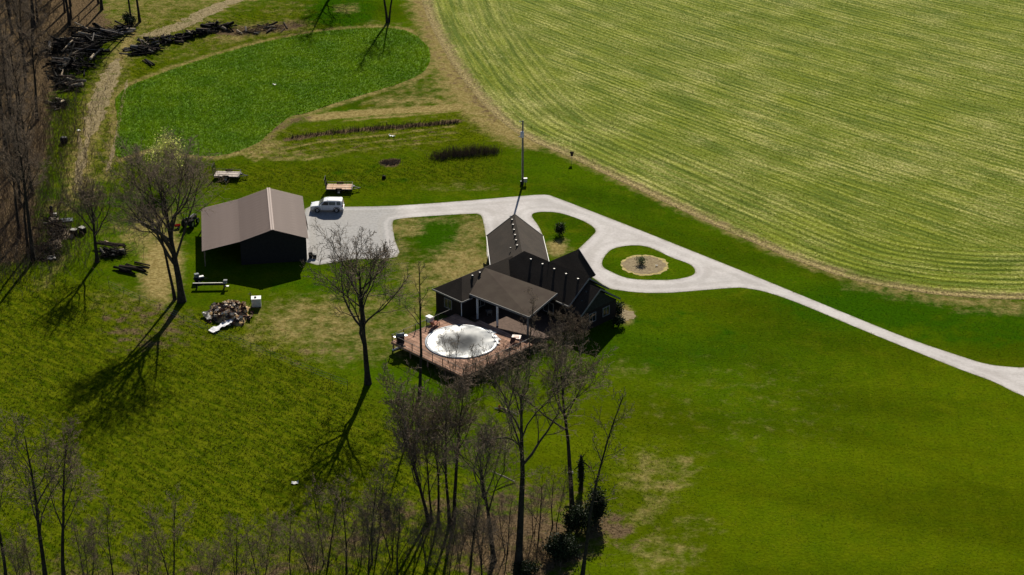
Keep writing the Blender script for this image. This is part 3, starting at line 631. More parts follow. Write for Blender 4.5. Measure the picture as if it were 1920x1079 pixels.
for x0, z0, x1, z1 in ((.35, EB - .117, -HWB, RB), (-2 * HWB, EB, -HWB, RB), (-2 * HWB, EB - .004, -14.3, LB)):
    me = rpanel(x0, z0, x1, z1, PW)
    for k in range(NP): link('roof_panel', me, BROOF, barn, (0, -.35 + k * PW, .02 + .003 * (k % 2)))
mb = MB(); mb.bar((-HWB - .12, -.37, RB + .045), (-HWB - .12, BL + .37, RB + .045), .28, .03); mb.bar((-HWB + .12, -.37, RB + .045), (-HWB + .12, BL + .37, RB + .045), .28, .03); mb.build('ridge_cap', mat('ridge_metal', (.33, .265, .24), .6, .05), barn)
def wall_box(x0, y0, x1, y1, z0, z1): return MB().box(((x0 + x1) / 2, (y0 + y1) / 2, (z0 + z1) / 2), (abs(x1 - x0) + .12, abs(y1 - y0) + .12, z1 - z0)).build('wall', BMETAL, barn)
wall_box(0, .2, 0, BL - .2, 0, EB - .08); wall_box(-9, .2, -9, BL - .2, 0, EB - .1)
for y in (.02, BL - .02): 
    mb = MB(); P = [(0, 0), (0, EB - .08), (-HWB, RB - .06), (-9, EB - .08), (-9, 0)]
    mb.add([(x, y - .06, z) for x, z in P] + [(x, y + .06, z) for x, z in P], [(0, 1, 2, 3, 4), (9, 8, 7, 6, 5)] + [(i, i + 5, (i + 1) % 5 + 5, (i + 1) % 5) for i in range(5)]); mb.build('gable_wall', BMETAL, barn)
for y in (.25, 3.7, 7.2, 10.7, BL - .25): MB().box((-14.0, y, LB / 2 - .02), (.16, .16, LB - .1)).build('post', mat('treated_wood', (.16, .13, .09), .85), barn)
MB().box((-14.0, BL / 2, LB - .12), (.14, BL, .2)).build('beam', MATS['treated_wood'], barn)
for y in (3.2, 9.4):
    dd = MB().box((.09, y, 1.5), (.06, 3.4, 3.0)).build('barn_door', mat('door_tan', (.30, .25, .22), .6), barn)
    MB().box((.14, y, 1.5), (.04, .12, 2.9)).build('door_batten', TRIM, dd)
# things along the barn
rk = thing('ladder_rack', 'dark rusty metal rack against the barn wall by the driveway', 'rack', bw(.75, 11.6), BROT)
RUST = mat('rusty_steel', (.09, .05, .035), .8, .35, 4)
for y in (-.8, .8): MB().tube([(0, y, 0), (-.35, y, 2.2)], .05, 6).build('upright', RUST, rk)
for z in (.4, .9, 1.4, 1.9): MB().tube([(-z * .16, -.8, z), (-z * .16, .8, z)], .04, 6).build('rung', RUST, rk)
MB().tube([(0, -.8, .1), (-.33, .8, 2.1)], .04, 6).build('brace', RUST, rk)
bn = thing('tool_bin', 'black bin of upright tools at the front corner of the barn', 'bin', bw(.6, .9), BROT)
MB().lathe([(.26, 0), (.32, .75), (.28, .75), (.24, .05)], (0, 0, 0), 14).build('bin_body', DARKMETAL, bn); MB().lathe([(.26, 0), (.3, .6), (0, .62)], (.55, -.1, 0), 14).build('bucket', DARKMETAL, bn)
for k in range(5): MB().tube([(-.1 + .05 * k, .03 * k, .1), (-.3 + .17 * k, .1, 1.5 + .15 * (k % 3))], .025, 5).build('tool_handle', BROWNW, bn)
tr = thing('tractor', 'dark tractor parked behind the large tree beside the barn lean-to', 'tractor', g3(357, 424), R(70))
TYRE = mat('tyre_rubber', (.018, .018, .018), .85, .2)
def wheel(x, y, r, wd, parent, rimc):
    t = MB(); t.lathe([(r * .55, -wd / 2), (r * .92, -wd / 2), (r, -wd / 3), (r, wd / 3), (r * .92, wd / 2), (r * .55, wd / 2), (r * .55, -wd / 2)], (0, 0, 0), 20)
    t.v = [(a, c, b + 0) for a, b, c in t.v]; o = t.build('tyre', TYRE, parent, False, (x, y, r))
    d = MB(); d.lathe([(0, -wd * .3), (r * .3, -wd * .3), (r * .56, -wd * .42), (r * .56, wd * .42), (r * .3, wd * .3), (0, wd * .3)], (0, 0, 0), 16); d.v = [(a, c, b) for a, b, c in d.v]; d.build('rim', rimc, o); return o
MB().box((.75, 0, .95), (1.6, .62, .6)).box((.75, 0, 1.28), (1.5, .5, .1)).build('hood', mat('tractor_paint', (.05, .05, .05), .4), tr); MB().box((-.4, 0, .7), (1.2, .8, .35)).build('chassis', DARKMETAL, tr); MB().box((-.55, 0, 1.15), (.5, .5, .12)).box((-.8, 0, 1.4), (.1, .5, .5)).build('seat', DARKMETAL, tr)
rp = MB(); rp.tube([(-.95, -.45, .8), (-.95, -.45, 2.3), (-.95, .45, 2.3), (-.95, .45, .8)], .05, 6); rp.build('roll_bar', DARKMETAL, tr); MB().tube([(-.05, 0, 1.0), (-.2, 0, 1.5)], .03, 6).build('steering_column', DARKMETAL, tr)
for x, y, r, wd in ((-.6, .65, .65, .35), (-.6, -.65, .65, .35), (1.2, .55, .42, .25), (1.2, -.55, .42, .25)): wheel(x, y, r, wd, tr, GREYMETAL)
ct = thing('garden_cart', 'small red garden cart on the grass left of the large tree', 'cart', g3(333, 428), R(15)); ct.scale = (.75, .75, .75)
rc_ = MB(); rc_.add([(-.6, -.4, .7), (.6, -.4, .7), (.6, .4, .7), (-.6, .4, .7), (-.45, -.28, .35), (.45, -.28, .35), (.45, .28, .35), (-.45, .28, .35)], [(4, 7, 6, 5), (0, 4, 5, 1), (1, 5, 6, 2), (2, 6, 7, 3), (3, 7, 4, 0)]); rc_.build('tub', mat('red_paint', (.45, .06, .04), .5), ct)
for s in (-1, 1): wheel(.2, s * .36, .22, .1, ct, GREYMETAL); MB().tube([(-.4, s * .25, .5), (-1.1, s * .25, .6)], .025, 6).build('handle', DARKMETAL, ct)
MB().tube([(-.45, 0, .4), (-.45, 0, 0)], .03, 6).build('prop', DARKMETAL, ct)
bm_ = thing('implement_beam', 'long black steel implement beam with pale end fittings below the barn', 'implement', g3(393, 541), R(2))
mb = MB(); mb.box((0, 0, .62), (4.4, .22, .28)); mb.build('beam', DARKMETAL, bm_); MB().box((-.2, 0, .8), (4.0, .16, .06)).build('top_rail', mat('dull_steel', (.2, .2, .18), .5, metal=.5), bm_)
for x in (-1.7, 2.0): MB().box((x, 0, .25), (.14, .9, .5)).build('foot', DARKMETAL, bm_)
MB().box((2.15, 0, .95), (.45, .45, .45)).box((2.2, .0, 1.2), (.5, .35, .05)).build('engine', mat('engine_grey', (.2, .21, .22), .5), bm_); MB().box((2.3, -.3, .42), (.7, .3, .1)).build('plate', GREYMETAL, bm_)
jk = thing('scrap_cart', 'small dark scrap cart with white lid beside the barn lean-to', 'cart', g3(373, 529), R(25))
MB().box((0, 0, .5), (1.3, .7, .35)).build('bed', DARKMETAL, jk); MB().box((.35, 0, .75), (.7, .4, .12)).build('lid', WHITE, jk); MB().box((-.2, .2, .95), (.6, .45, .5)).build('motor', mat('slate', (.14, .16, .17)), jk)
for s in (-1, 1): wheel(-.1, s * .42, .26, .14, jk, GREYMETAL)
MB().tube([(.6, 0, .45), (1.3, 0, .3)], .04, 6).build('tongue', DARKMETAL, jk)
# white tote
tk = thing('storage_tank', 'white square storage tank with pale lid in front of the barn', 'tank', g3(481, 574), R(6))
MB().box((0, 0, .62), (1.25, 1.0, 1.1)).build('tank_body', mat('grey_white_plastic', (.50, .50, .46), .5, .1), tk); MB().box((0, 0, 1.21), (1.3, 1.05, .08)).build('lid', WHITE, tk); MB().lathe([(.16, 0), (.16, .12), (0, .12)], (-.1, 0, 1.25), 12).build('cap', DARKMETAL, tk); MB().box((0, 0, .05), (1.3, 1.05, .1)).build('pallet', MATS['treated_wood'], tk)
tag(MB().box((0, 0, .75), (.08, .08, 1.5)).box((0, 0, 1.2), (.5, .05, .05)).build('hydrant_post', DARKMETAL, None, False, g3(470, 567)), 'thin dark post left of the white storage tank', 'post')
# firewood heap with tarp
fh = thing('firewood_heap', 'mound of split firewood and chips in front of the barn', 'firewood', g3(432, 590), 0)
mr = np.random.default_rng(3); V = []; n = 26
for i in range(n + 1):
    for j in range(n + 1):
        x, y = (i / n - .5) * 6.0, (j / n - .5) * 7.0; an = math.atan2(y, x); k_ = 1 + .16 * math.sin(3 * an + 1) + .1 * math.sin(7 * an); h = .95 * max(0, 1 - (abs(x) / 2.7 * k_) ** 2 - (abs(y) / 3.1 * k_) ** 2); V.append((x, y, h + (mr.uniform(-.10, .12) if h > 0 else -.08)))
link('chip_mound', fast_mesh('chip_mound', np.array(V), np.array([(i * (n + 1) + j, (i + 1) * (n + 1) + j, (i + 1) * (n + 1) + j + 1, i * (n + 1) + j + 1) for i in range(n) for j in range(n)])), mat('wood_chips', (.26, .17, .08), .9, .45, 6, col2=(.40, .28, .14)), fh)
sp = []
for k in range(4):
    m_ = MB(); r_ = .16 + .03 * k; m_.add([(-.24, -r_, 0), (-.24, r_, 0), (-.24, 0, r_ * 1.2), (.24, -r_, 0), (.24, r_, 0), (.24, 0, r_ * 1.2)], [(0, 1, 2), (5, 4, 3), (0, 3, 4, 1), (1, 4, 5, 2), (2, 5, 3, 0)]); me = m_.mesh('split_log')
    me.materials.append([mat('bark_red', (.09, .045, .035), .85, .4), mat('split_tan', (.48, .34, .19), .8, .3), mat('split_pale', (.62, .52, .40), .8, .25), mat('bark_dark', (.045, .032, .028), .9, .3)][k]); sp.append(me)
for k in range(260):
    x = mr.normal(-.9, 1.1) if k < 150 else mr.normal(.9, 1.2); y = mr.normal(.2, 1.5) if k < 150 else mr.normal(-.4, 1.7)
    if abs(x) > 2.9 or abs(y) > 3.3: continue
    h = .95 * max(0, 1 - (abs(x) / 2.8) ** 2 - (abs(y) / 3.2) ** 2)
    o = link('split_log', sp[int(mr.choice(4, p=[.36, .28, .2, .16]))], None, fh, (x, y, h + mr.uniform(.02, .3))); o.rotation_euler = mr.uniform(-1, 1, 3) * (.8, .8, 3.1)
tp = link('tarp', crumple('tarp', 4.6, 1.3, 14, .10, 5), mat('white_tarp', (.66, .66, .69), .45, .1)); tp.location = g3(420, 613) + Vector((0, 0, .25)); tp.rotation_euler = (0, R(-4), R(50)); tag(tp, 'crumpled pale tarp strip below the firewood heap', 'tarp')
bt = link('tarp', crumple('tarp', 3.4, 2.4, 12, .12, 9), mat('black_tarp', (.02, .02, .022), .4, .1)); bt.location = g3(405, 592) + Vector((0, 0, .25)); bt.rotation_euler = (R(8), 0, R(35)); tag(bt, 'black plastic sheet on the left edge of the firewood heap', 'tarp')
# ------------------------------------------------------------------ white SUV on the concrete pad
suv = thing('parked_suv', 'white four door SUV parked on the pad beside the barn', 'car', g3(614, 394.5), R(180))
PAINT = mat('white_car_paint', (.72, .73, .75), .25, .03, spec=.6)
def loft(secs, name, m, parent, smooth=False):
    """secs: list of rings (same count) of points"""
    mb = MB(); n = len(secs[0]); V = [p for s in secs for p in s]
    F = [(i * n + k, i * n + (k + 1) % n, (i + 1) * n + (k + 1) % n, (i + 1) * n + k) for i in range(len(secs) - 1) for k in range(n)]
    F += [tuple(reversed(range(n))), tuple((len(secs) - 1) * n + k for k in range(n))]
    return mb.add(V, F).build(name, m, parent, smooth)
def sec(x, hw_, zb, zt, sh=.12):
    return [(x, -hw_ * .92, zb), (x, -hw_, zb + .18), (x, -hw_, zt - sh), (x, -hw_ + .10, zt), (x, hw_ - .10, zt), (x, hw_, zt - sh), (x, hw_, zb + .18), (x, hw_ * .92, zb)]
body = loft([sec(-2.40, .84, .50, 1.06), sec(-2.34, .92, .42, 1.10), sec(-1.2, .96, .36, 1.13), sec(.5, .96, .36, 1.12), sec(1.05, .96, .36, 1.12), sec(1.75, .95, .38, 1.05, .16), sec(2.2, .90, .42, .96, .18), sec(2.40, .76, .50, .84, .16)], 'body', PAINT, suv)
cab = loft([[(x, -a, 1.09), (x + o, -b, z), (x + o, b, z), (x, a, 1.09)] for x, o, a, b, z in ((-2.36, .16, .88, .70, 1.74), (-2.0, .0, .90, .73, 1.80), (-.2, 0, .92, .74, 1.83), (.20, -.02, .92, .73, 1.79), (.52, -.10, .91, .70, 1.72), (1.22, -.05, .86, .80, 1.14), (1.26, 0, .84, .80, 1.10))], 'cabin', PAINT, suv)
for s in (-1, 1):
    for x0, x1, o0, o1 in ((-2.05, -1.45, .06, .0), (-1.28, -.35, 0, 0), (-.28, .80, 0, -.45)):
        mb = MB(); z0, z1 = 1.18, 1.66
        def yy(z): return s * (.925 - (z - 1.09) * .235 + .012)
        mb.add([(x0, yy(z0), z0), (x1, yy(z0), z0), (x1 + o1, yy(z1), z1), (x0 + o0, yy(z1), z1)], [(0, 1, 2, 3) if s < 0 else (3, 2, 1, 0)]); mb.build('side_window', GLASS, cab)
    MB().box((.85, s * 1.04, 1.2), (.14, .2, .16)).build('mirror', PAINT, suv)
    MB().box((2.33, s * .66, .86), (.12, .36, .16)).build('headlight', mat('lamp_glass', (.6, .62, .65), .15, spec=.6), suv)
    MB().box((-2.39, s * .80, 1.0), (.08, .2, .26)).build('tail_light', mat('red_lens', (.35, .02, .02), .2), suv)
    MB().tube([(-1.9, s * .64, 1.88), (.0, s * .64, 1.89)], .025, 6).build('roof_rail', DARKMETAL, suv)
    for x in (-1.42, 1.42):
        MB().tube([(x - .47, s * .955, .42), (x - .42, s * .97, .70), (x - .25, s * .97, .84), (x + .25, s * .97, .84), (x + .42, s * .97, .70), (x + .47, s * .955, .42)], .04, 5).build('wheel_arch', DARKMETAL, suv)
        wh = thing('wheel', None, None, (0, 0, 0)); wh.parent = suv; 
        w_ = wheel(x, s * .84, .39, .26, suv, GREYMETAL)
        bpy.data.objects.remove(wh)
    for x in (-.32, .62, -1.35): MB().box((x, s * .963, .78), (.012, .01, .62)).build('door_seam', DARKMETAL, suv)
mb = MB(); mb.add([(.47, -.66, 1.70), (.47, .66, 1.70), (1.15, .76, 1.19), (1.15, -.76, 1.19)], [(0, 3, 2, 1)]); o = mb.build('windscreen', GLASS, cab); o.location = (.03, 0, .03)
MB().box((-2.36, 0, 1.42), (.04, 1.3, .44)).build('rear_window', GLASS, cab); MB().box((2.40, 0, .72), (.06, 1.1, .22)).build('grille', DARKMETAL, suv)
for x in (2.36, -2.38): MB().box((x, 0, .52), (.14, 1.7, .2)).build('bumper', PAINT, suv)

# ------------------------------------------------------------------ utility trailers
def trailer(label, p, rz, plank_m, L=3.8, W=2.0):
    o = thing('utility_trailer', label, 'trailer', p, rz, 'flat utility trailers')
    n = 7; bw_ = W / n; me = MB().box((0, 0, 0), (L, bw_ - .025, .05)).mesh('plank'); me.materials.append(plank_m)
    for k in range(n): link('plank', me, None, o, (0, -W / 2 + (k + .5) * bw_, .66 + .006 * (k % 2)))
    fr = MB()
    for s in (-1, 1): fr.box((0, s * (W / 2 + .05), .58), (L + .1, .08, .16)); 
    for x in (-L / 2 - .02, 0, L / 2 + .02): fr.box((x, 0, .56), (.08, W + .02, .12))
    fr.build('frame', DARKMETAL, o)
    rl = MB()
    for s in (-1, 1):
        rl.bar((-L / 2, s * (W / 2 + .05), 1.0), (L / 2, s * (W / 2 + .05), 1.0), .05, .05)
        for x in (-L / 2 + .05, -L / 4, L / 4, L / 2 - .05): rl.box((x, s * (W / 2 + .05), .84), (.04, .04, .34))
    rl.bar((L / 2, -W / 2, 1.0), (L / 2, W / 2, 1.0), .05, .05); rl.build('rail', DARKMETAL, o)
    for s in (-1, 1):
        MB().tube([(-.55, s * (W / 2 + .26), .5), (-.38, s * (W / 2 + .26), .82), (.38, s * (W / 2 + .26), .82), (.55, s * (W / 2 + .26), .5)], .13, 6).build('fender', BROWNW if s > 0 else DARKMETAL, o); wheel(0, s * (W / 2 + .26), .33, .2, o, GREYMETAL)
    rg_ = MB(); 
    for y in np.linspace(-W / 2, W / 2, 8): rg_.bar((-L / 2 - .05, y, .6), (-L / 2 - .3, y, 2.1), .04, .04)
    for f in (.02, .5, .98): rg_.bar((-L / 2 - .05 - .25 * f, -W / 2, .6 + 1.5 * f), (-L / 2 - .05 - .25 * f, W / 2, .6 + 1.5 * f), .05, .05)
    rg_.build('ramp_gate', DARKMETAL, o)
    tg = MB(); tg.bar((L / 2, W / 3, .5), (L / 2 + 1.1, 0, .48), .08, .1); tg.bar((L / 2, -W / 3, .5), (L / 2 + 1.1, 0, .48), .08, .1); tg.box((L / 2 + 1.15, 0, .5), (.25, .12, .12)); tg.build('tongue', DARKMETAL, o)
    MB().box((L / 2 + 1.0, .1, .28), (.07, .07, .56)).build('jack', DARKMETAL, o); MB().box((L / 2 + .25, 0, .72), (.25, .5, .22)).build('tool_box', DARKMETAL, o)
trailer('tan plank utility trailer with raised ramp standing behind the white SUV', g3(637, 358), R(-1), mat('tan_planks', (.52, .33, .21), .8, .2, 1.5, col2=(.60, .44, .32)))
trailer('grey weathered utility trailer standing behind the barn', g3(427, 334), R(-5), mat('grey_planks', (.42, .37, .33), .85, .2, 1.5, col2=(.52, .45, .40)))

# ------------------------------------------------------------------ utility pole and small posts
pole = thing('utility_pole', 'tall wooden utility pole with transformer beside the driveway', 'pole', g3(980, 346))
POLEW = mat('pole_wood', (.15, .135, .12), .85, .2, 2)
MB().tube([(0, 0, 0), (0, 0, 5), (0, 0, 10.3)], [.17, .15, .11], 10).build('shaft', POLEW, pole, True)
MB().lathe([(0, 0), (.26, 0), (.28, .1), (.28, .85), (.2, .95), (0, .97)], (-.1, -.32, 7.75), 14).build('transformer', mat('transformer_grey', (.50, .50, .52), .45), pole, True)
MB().box((-.35, .1, 7.7), (.6, .12, .12)).build('bracket', DARKMETAL, pole); MB().tube([(-.25, 0, 10.1), (-.55, 0, 10.25)], .05, 6).build('insulator', WHITE, pole)
MB().tube([(-.15, -.2, .1), (-.12, -.17, 7.7)], .03, 6).build('conduit', GREYMETAL, pole)
mbx = thing('meter_box', 'small pale meter box at the foot of the utility pole', 'box', g3(985, 347), R(5)); MB().box((0, 0, .75), (.5, .32, .6)).build('cabinet', GREYMETAL, mbx); MB().box((0, 0, 1.08), (.56, .4, .06)).build('lid', WHITE, mbx); MB().box((0, 0, .23), (.1, .1, .46)).build('stand', DARKMETAL, mbx)
MB().box((-.55, .1, .3), (.4, .3, .6)).build('pedestal', DARKMETAL, mbx)
bh = thing('birdhouse', 'small dark brown birdhouse on a thin post at the field edge', 'birdhouse', g3(1072, 305)); MB().tube([(0, 0, 0), (0, 0, 1.1)], .025, 6).build('post', GREYMETAL, bh)
MB().box((0, 0, 1.38), (.42, .38, .52)).build('box', mat('birdhouse_brown', (.08, .045, .03), .8), bh); q = MB(); q.slab([(-.3, -.28, 1.62), (.3, -.28, 1.62), (.3, 0, 1.80), (-.3, 0, 1.80)], .04); q.slab([(-.3, 0, 1.80), (.3, 0, 1.80), (.3, .28, 1.62), (-.3, .28, 1.62)], .04); q.build('roof', MATS['birdhouse_brown'], bh)
# wire fence across the pasture
fp = [g3(*q) for q in ((205, 541), (232, 553), (262, 567), (300, 583), (345, 604), (390, 624), (432, 642), (470, 657), (508, 672), (546, 687), (584, 702), (620, 716), (652, 728))]
fence = thing('wire_fence', 'low wire fence with thin posts crossing the pasture', 'fence', fp[0])
for i, p in enumerate(fp):
    q = p - fp[0]; MB().tube([q, q + Vector((random.uniform(-.05, .05), 0, 1.0))], .03, 5).build('fence_post', mat('old_post', (.07, .06, .045), .9), fence)
for h in (.35, .7, 1.05):
    MB().tube([p - fp[0] + Vector((0, 0, h)) for p in fp], .012, 4).build('wire', GREYMETAL, fence)

class Tree:
    def __init__(s, seed): s.r = random.Random(seed); s.V = [[], [], []]; s.F = [[], [], []]
    def tube(s, k, pts, rad, n):
        V, F = s.V[k], s.F[k]; b = len(V); d = pts[-1] - pts[0]; a = Vector((1, 0, 0)) if abs(d.z) > .6 * d.length else Vector((0, 0, 1)); u = d.cross(a).normalized(); v = d.cross(u).normalized()
        for p, r in zip(pts, rad):
            for j in range(n): c = 6.2832 * j / n; V.append(p + u * (r * math.cos(c)) + v * (r * math.sin(c)))
        for i in range(len(pts) - 1):
            for j in range(n): q = (j + 1) % n; F.append((b + i * n + j, b + i * n + q, b + (i + 1) * n + q)); F.append((b + i * n + j, b + (i + 1) * n + q, b + (i + 1) * n + j))
    def grow(s, p, d, L, r, lv, P):
        R_ = s.r; ns = (9, 6, 4, 3, 2)[lv]; pts = [p.copy()]; rad = [r]; wig = (P['wig'], .20, .22, .25, .25)[lv]; tip = (.22, .2, .3, .45, .6)[lv]
        for i in range(ns):
            d = (d + Vector((R_.gauss(0, wig), R_.gauss(0, wig), R_.gauss(0, wig * .6))) * (1 if lv else .6) + Vector((0, 0, (.03, P['up'], .07, .05, .03)[lv]))).normalized()
            p = p + d * (L / ns); pts.append(p.copy()); rad.append(r * (1 - (1 - tip) * (i + 1) / ns))
        if lv == 0: rad[0] *= 1.35
        s.tube((0, 1, 1, 2, 2)[lv], pts, rad, (8, 5, 4, 3, 3)[lv])
        if lv == 4: return
        nc = max(1, int(round(P['n'][lv] * R_.uniform(.8, 1.2)))); t0 = (P['cb'], .28, .2, .15)[lv]; az = R_.uniform(0, 6.28)
        for k in range(nc):
            t = t0 + (1 - t0) * ((k + R_.random() * .8) / nc); t = min(t, .99); x = t * ns; i = int(x); q = pts[i].lerp(pts[i + 1], x - i); rr = rad[i] + (rad[i + 1] - rad[i]) * (x - i)
            dd = (pts[i + 1] - pts[i]).normalized(); az += 2.4 + R_.uniform(-.5, .5); sp_ = R_.uniform(*P['ang'][lv]); a = dd.orthogonal().normalized(); b = dd.cross(a)
            nd = dd * math.cos(sp_) + (a * math.cos(az) + b * math.sin(az)) * math.sin(sp_)
            if lv == 0: nl = P['H'] * P['ll'] * (1.15 - .62 * (t - t0) / (1 - t0)) * R_.uniform(.75, 1.2)
            else: nl = L * (.52, .50, .48, .45)[lv] * (1.15 - .55 * t) * R_.uniform(.7, 1.25)
            s.grow(q, nd, nl, max(rr * (P['lr'], .62, .6, .6)[lv] * R_.uniform(.7, 1), P['tw']), lv + 1, P)
# ------------------------------------------------------------------ logs and debris
BARKM = [mat('bark_black', (.009, .008, .007), .9, .4, 5), mat('bark_brown', (.06, .043, .033), .9, .4, 5), mat('bark_grey', (.15, .135, .12), .9, .3, 5), mat('wood_bare', (.46, .37, .26), .85, .3, 5)]
logs = []
for k in range(8):
    m_ = MB(); r_ = random.uniform(.8, 1.2); m_.tube([(-.5, 0, 0), (-.15, random.uniform(-.03, .03), random.uniform(-.02, .03)), (.2, random.uniform(-.04, .04), 0), (.5, 0, 0)], [.5 * r_, .47 * r_, .42 * r_, .36 * r_], 7)
    m_.v = [(x, y, z) for x, y, z in m_.v]; me = m_.mesh('log'); logs.append(me)
logv = {}
def log_mesh(k, b):
    if (k, b) not in logv: me = logs[k].copy(); me.materials.append(BARKM[b]); logv[(k, b)] = me
    return logv[(k, b)]
def put_log(parent, p, L, r, rot, b): o = link('log', log_mesh(random.randrange(8), b), None, parent, p); o.scale = (L, r * 2, r * 2); o.rotation_euler = rot; return o
def log_pile(label, px, n, Lr, rr, hmax, wid, mix, seed, cat='log pile', spread=3.1, base_ang=0.0):
    random.seed(seed); c = smooth_curve(gp(px), False, 8); p0 = Vector((*c[0], 0)); o = thing('log_pile', label, cat, p0)
    for i in range(n):
        q = c[min(int(random.random() * len(c)), len(c) - 1)]; off = np.array([random.gauss(0, wid * .42), random.gauss(0, wid * .6)]); f = max(0, 1 - np.hypot(*off) / (wid * 1.3))
        r = random.uniform(*rr) * random.choice((.5, .8, 1, 1)); z = r + hmax * f * random.random()
        put_log(o, (q[0] + off[0] - p0.x, q[1] + off[1] - p0.y, z), random.uniform(*Lr), r, (random.uniform(-.5, .5) * (hmax > .5), random.uniform(-.35, .35) * (z > r * 1.6), base_ang + random.uniform(-spread, spread)), random.choices(range(4), mix)[0])
    if n > 20:
        T = Tree(seed)
        for i in range(n * 7):
            q = c[min(int(random.random() * len(c)), len(c) - 1)]; a = random.uniform(0, 6.28); b = Vector((q[0] + random.gauss(0, wid * .5) - p0.x, q[1] + random.gauss(0, wid * .6) - p0.y, random.uniform(0, hmax * .7))); l = random.uniform(.5, 1.8)
            T.tube(0, [b, b + Vector((math.cos(a) * l, math.sin(a) * l, random.uniform(-.1, .6) * l))], [.035, .015], 3)
        tag(link('brushwood', fast_mesh('brushwood', np.array([tuple(v) for v in T.V[0]]), np.array(T.F[0])), BARKM[0], o), kind='stuff')
    return o
log_pile('largest black pile of logs and brush at the wood edge left of the track', [(110, 95), (135, 85), (165, 90), (145, 120), (125, 130)], 190, (1.6, 5.5), (.09, .3), 1.7, 3.4, (.58, .2, .14, .08), 1)
log_pile('long row of dark logs lying along the upper end of the dirt track', [(150, 62), (180, 66), (205, 68), (238, 56)], 70, (2, 5.5), (.1, .3), 1.2, 2.2, (.56, .22, .14, .08), 2, spread=.6)
log_pile('brown tangled heap of roots and logs at the wood edge', [(120, 155), (140, 165)], 46, (1, 3.2), (.07, .25), 1.0, 2.4, (.3, .44, .16, .10), 3)
log_pile('small dark heap with pale bits at the lower end of the wood edge piles', [(108, 195), (118, 200)], 30, (.8, 2.4), (.06, .2), .8, 1.5, (.5, .2, .2, .1), 4)
log_pile('dark log pile beside the upper corner of the green plot', [(258, 95), (275, 98), (290, 92)], 34, (1.5, 4.5), (.12, .28), .9, 1.8, (.62, .2, .13, .05), 5, spread=.7)
log_pile('row of black stumps and logs stretching across the grass strip', [(270, 80), (300, 78), (330, 76), (352, 72)], 44, (.8, 2.6), (.15, .4), .7, 1.5, (.66, .2, .09, .05), 6)
log_pile('black stump row at the right end of the debris line', [(355, 68), (375, 66), (392, 60), (398, 50), (415, 55), (432, 55)], 48, (.7, 2.4), (.15, .45), .8, 1.4, (.70, .2, .06, .04), 7)
log_pile('two dark logs lying by the corner of the green plot', [(274, 118), (284, 122)], 4, (3.0, 3.8), (.2, .26), .1, .5, (.9, .1, 0, 0), 8, spread=.12, base_ang=R(-58))
log_pile('bare broken limbs on the brown mound above the green plot', [(455, 62), (500, 52), (525, 54)], 22, (1.2, 4.0), (.08, .25), .4, 1.9, (.2, .45, .2, .15), 9)
log_pile('stack of logs and black firewood beside the left tree trunk', [(196, 478), (210, 478), (232, 476)], 46, (.6, 1.3), (.1, .22), .8, .9, (.62, .1, .22, .06), 10)
q = log_pile('two long logs resting on top of the firewood stack by the tree', [(205, 464), (214, 466)], 4, (3.2, 4.2), (.16, .22), .1, .8, (.2, .7, .1, 0), 11, spread=.25, base_ang=R(-6)); q.location.z = .55
for ch in q.children: ch.location.z *= .9
tag(MB().tube([(-1.5, 0, .3), (1.6, .2, .9)], [.1, .08], 7).build('pale_pole', BARKM[3], None, True, g3(207, 464)), 'pale bare pole leaning over the log stack by the tree', 'pole'); bpy.data.objects['pale_pole'].rotation_euler = (0, R(8), R(-50))
log_pile('group of dark brown logs laid side by side on the grass', [(236, 508), (244, 508), (256, 505)], 11, (2.4, 3.8), (.17, .25), .35, 1.2, (.6, .35, .05, 0), 12, spread=.12, base_ang=R(-32))
log_pile('brown brush heap at the wood edge below the boards', [(85, 470), (98, 478), (75, 465)], 40, (.8, 2.5), (.04, .14), .6, 2.3, (.4, .4, .1, .1), 13)
log_pile('dark jumble of scrap timber at the wood edge', [(95, 415), (105, 430), (112, 440), (100, 450)], 44, (.8, 2.4), (.06, .18), .8, 1.5, (.6, .25, .05, .1), 14)
def boards(label, px, rz, n, L, seed, tilt=.0, m=None):
    random.seed(seed); o = thing('board_stack', label, 'boards', g3(*px), rz); me = MB().box((0, 0, 0), (L, .16, .05)).mesh('board'); me.materials.append(m or mat('pale_board', (.46, .36, .25), .85, .3))
    for k in range(n): b = link('board', me, None, o, (random.uniform(-.25, .25), (k - n / 2) * .2 + random.uniform(-.04, .04), .12 + .06 * random.randrange(3))); b.rotation_euler = (0, tilt + random.uniform(-.08, .08), random.uniform(-.09, .09))
boards('upright fan of pale boards at the wood edge', (124, 444), R(85), 10, 3.6, 1, -.25); boards('smaller bundle of pale boards below the upright fan', (104, 456), R(115), 8, 2.4, 2, -.15)
def panel(label, px, d, rz, tilt, m): 
    o = thing('panel', label, 'panel', g3(*px), rz); s = MB().box((0, 0, .12), (d[0], d[1], .06)).build('sheet', m, o); s.rotation_euler = (tilt, 0, 0)
    f = MB().box((0, d[1] / 2 - .05, .07), (d[0] * .96, .05, .14)).box((0, -d[1] / 2 + .05, .04), (d[0] * .96, .05, .08)).build('batten', MATS['treated_wood'], o)
PALE = mat('pale_panel', (.62, .59, .55), .6, .1)
panel('white panel lying flat below the debris at the wood edge', (96, 484), (1.2, 1.3), R(20), 0, PALE); panel('pale panel on top of the scrap at the wood edge', (101, 413), (1.4, 1.2), R(12), .1, mat('tan_panel', (.50, .43, .33), .8)); panel('grey sheet beside the scrap timber pile', (125, 414), (1.8, 1.2), R(10), 0, mat('slate', (.14, .16, .17)))
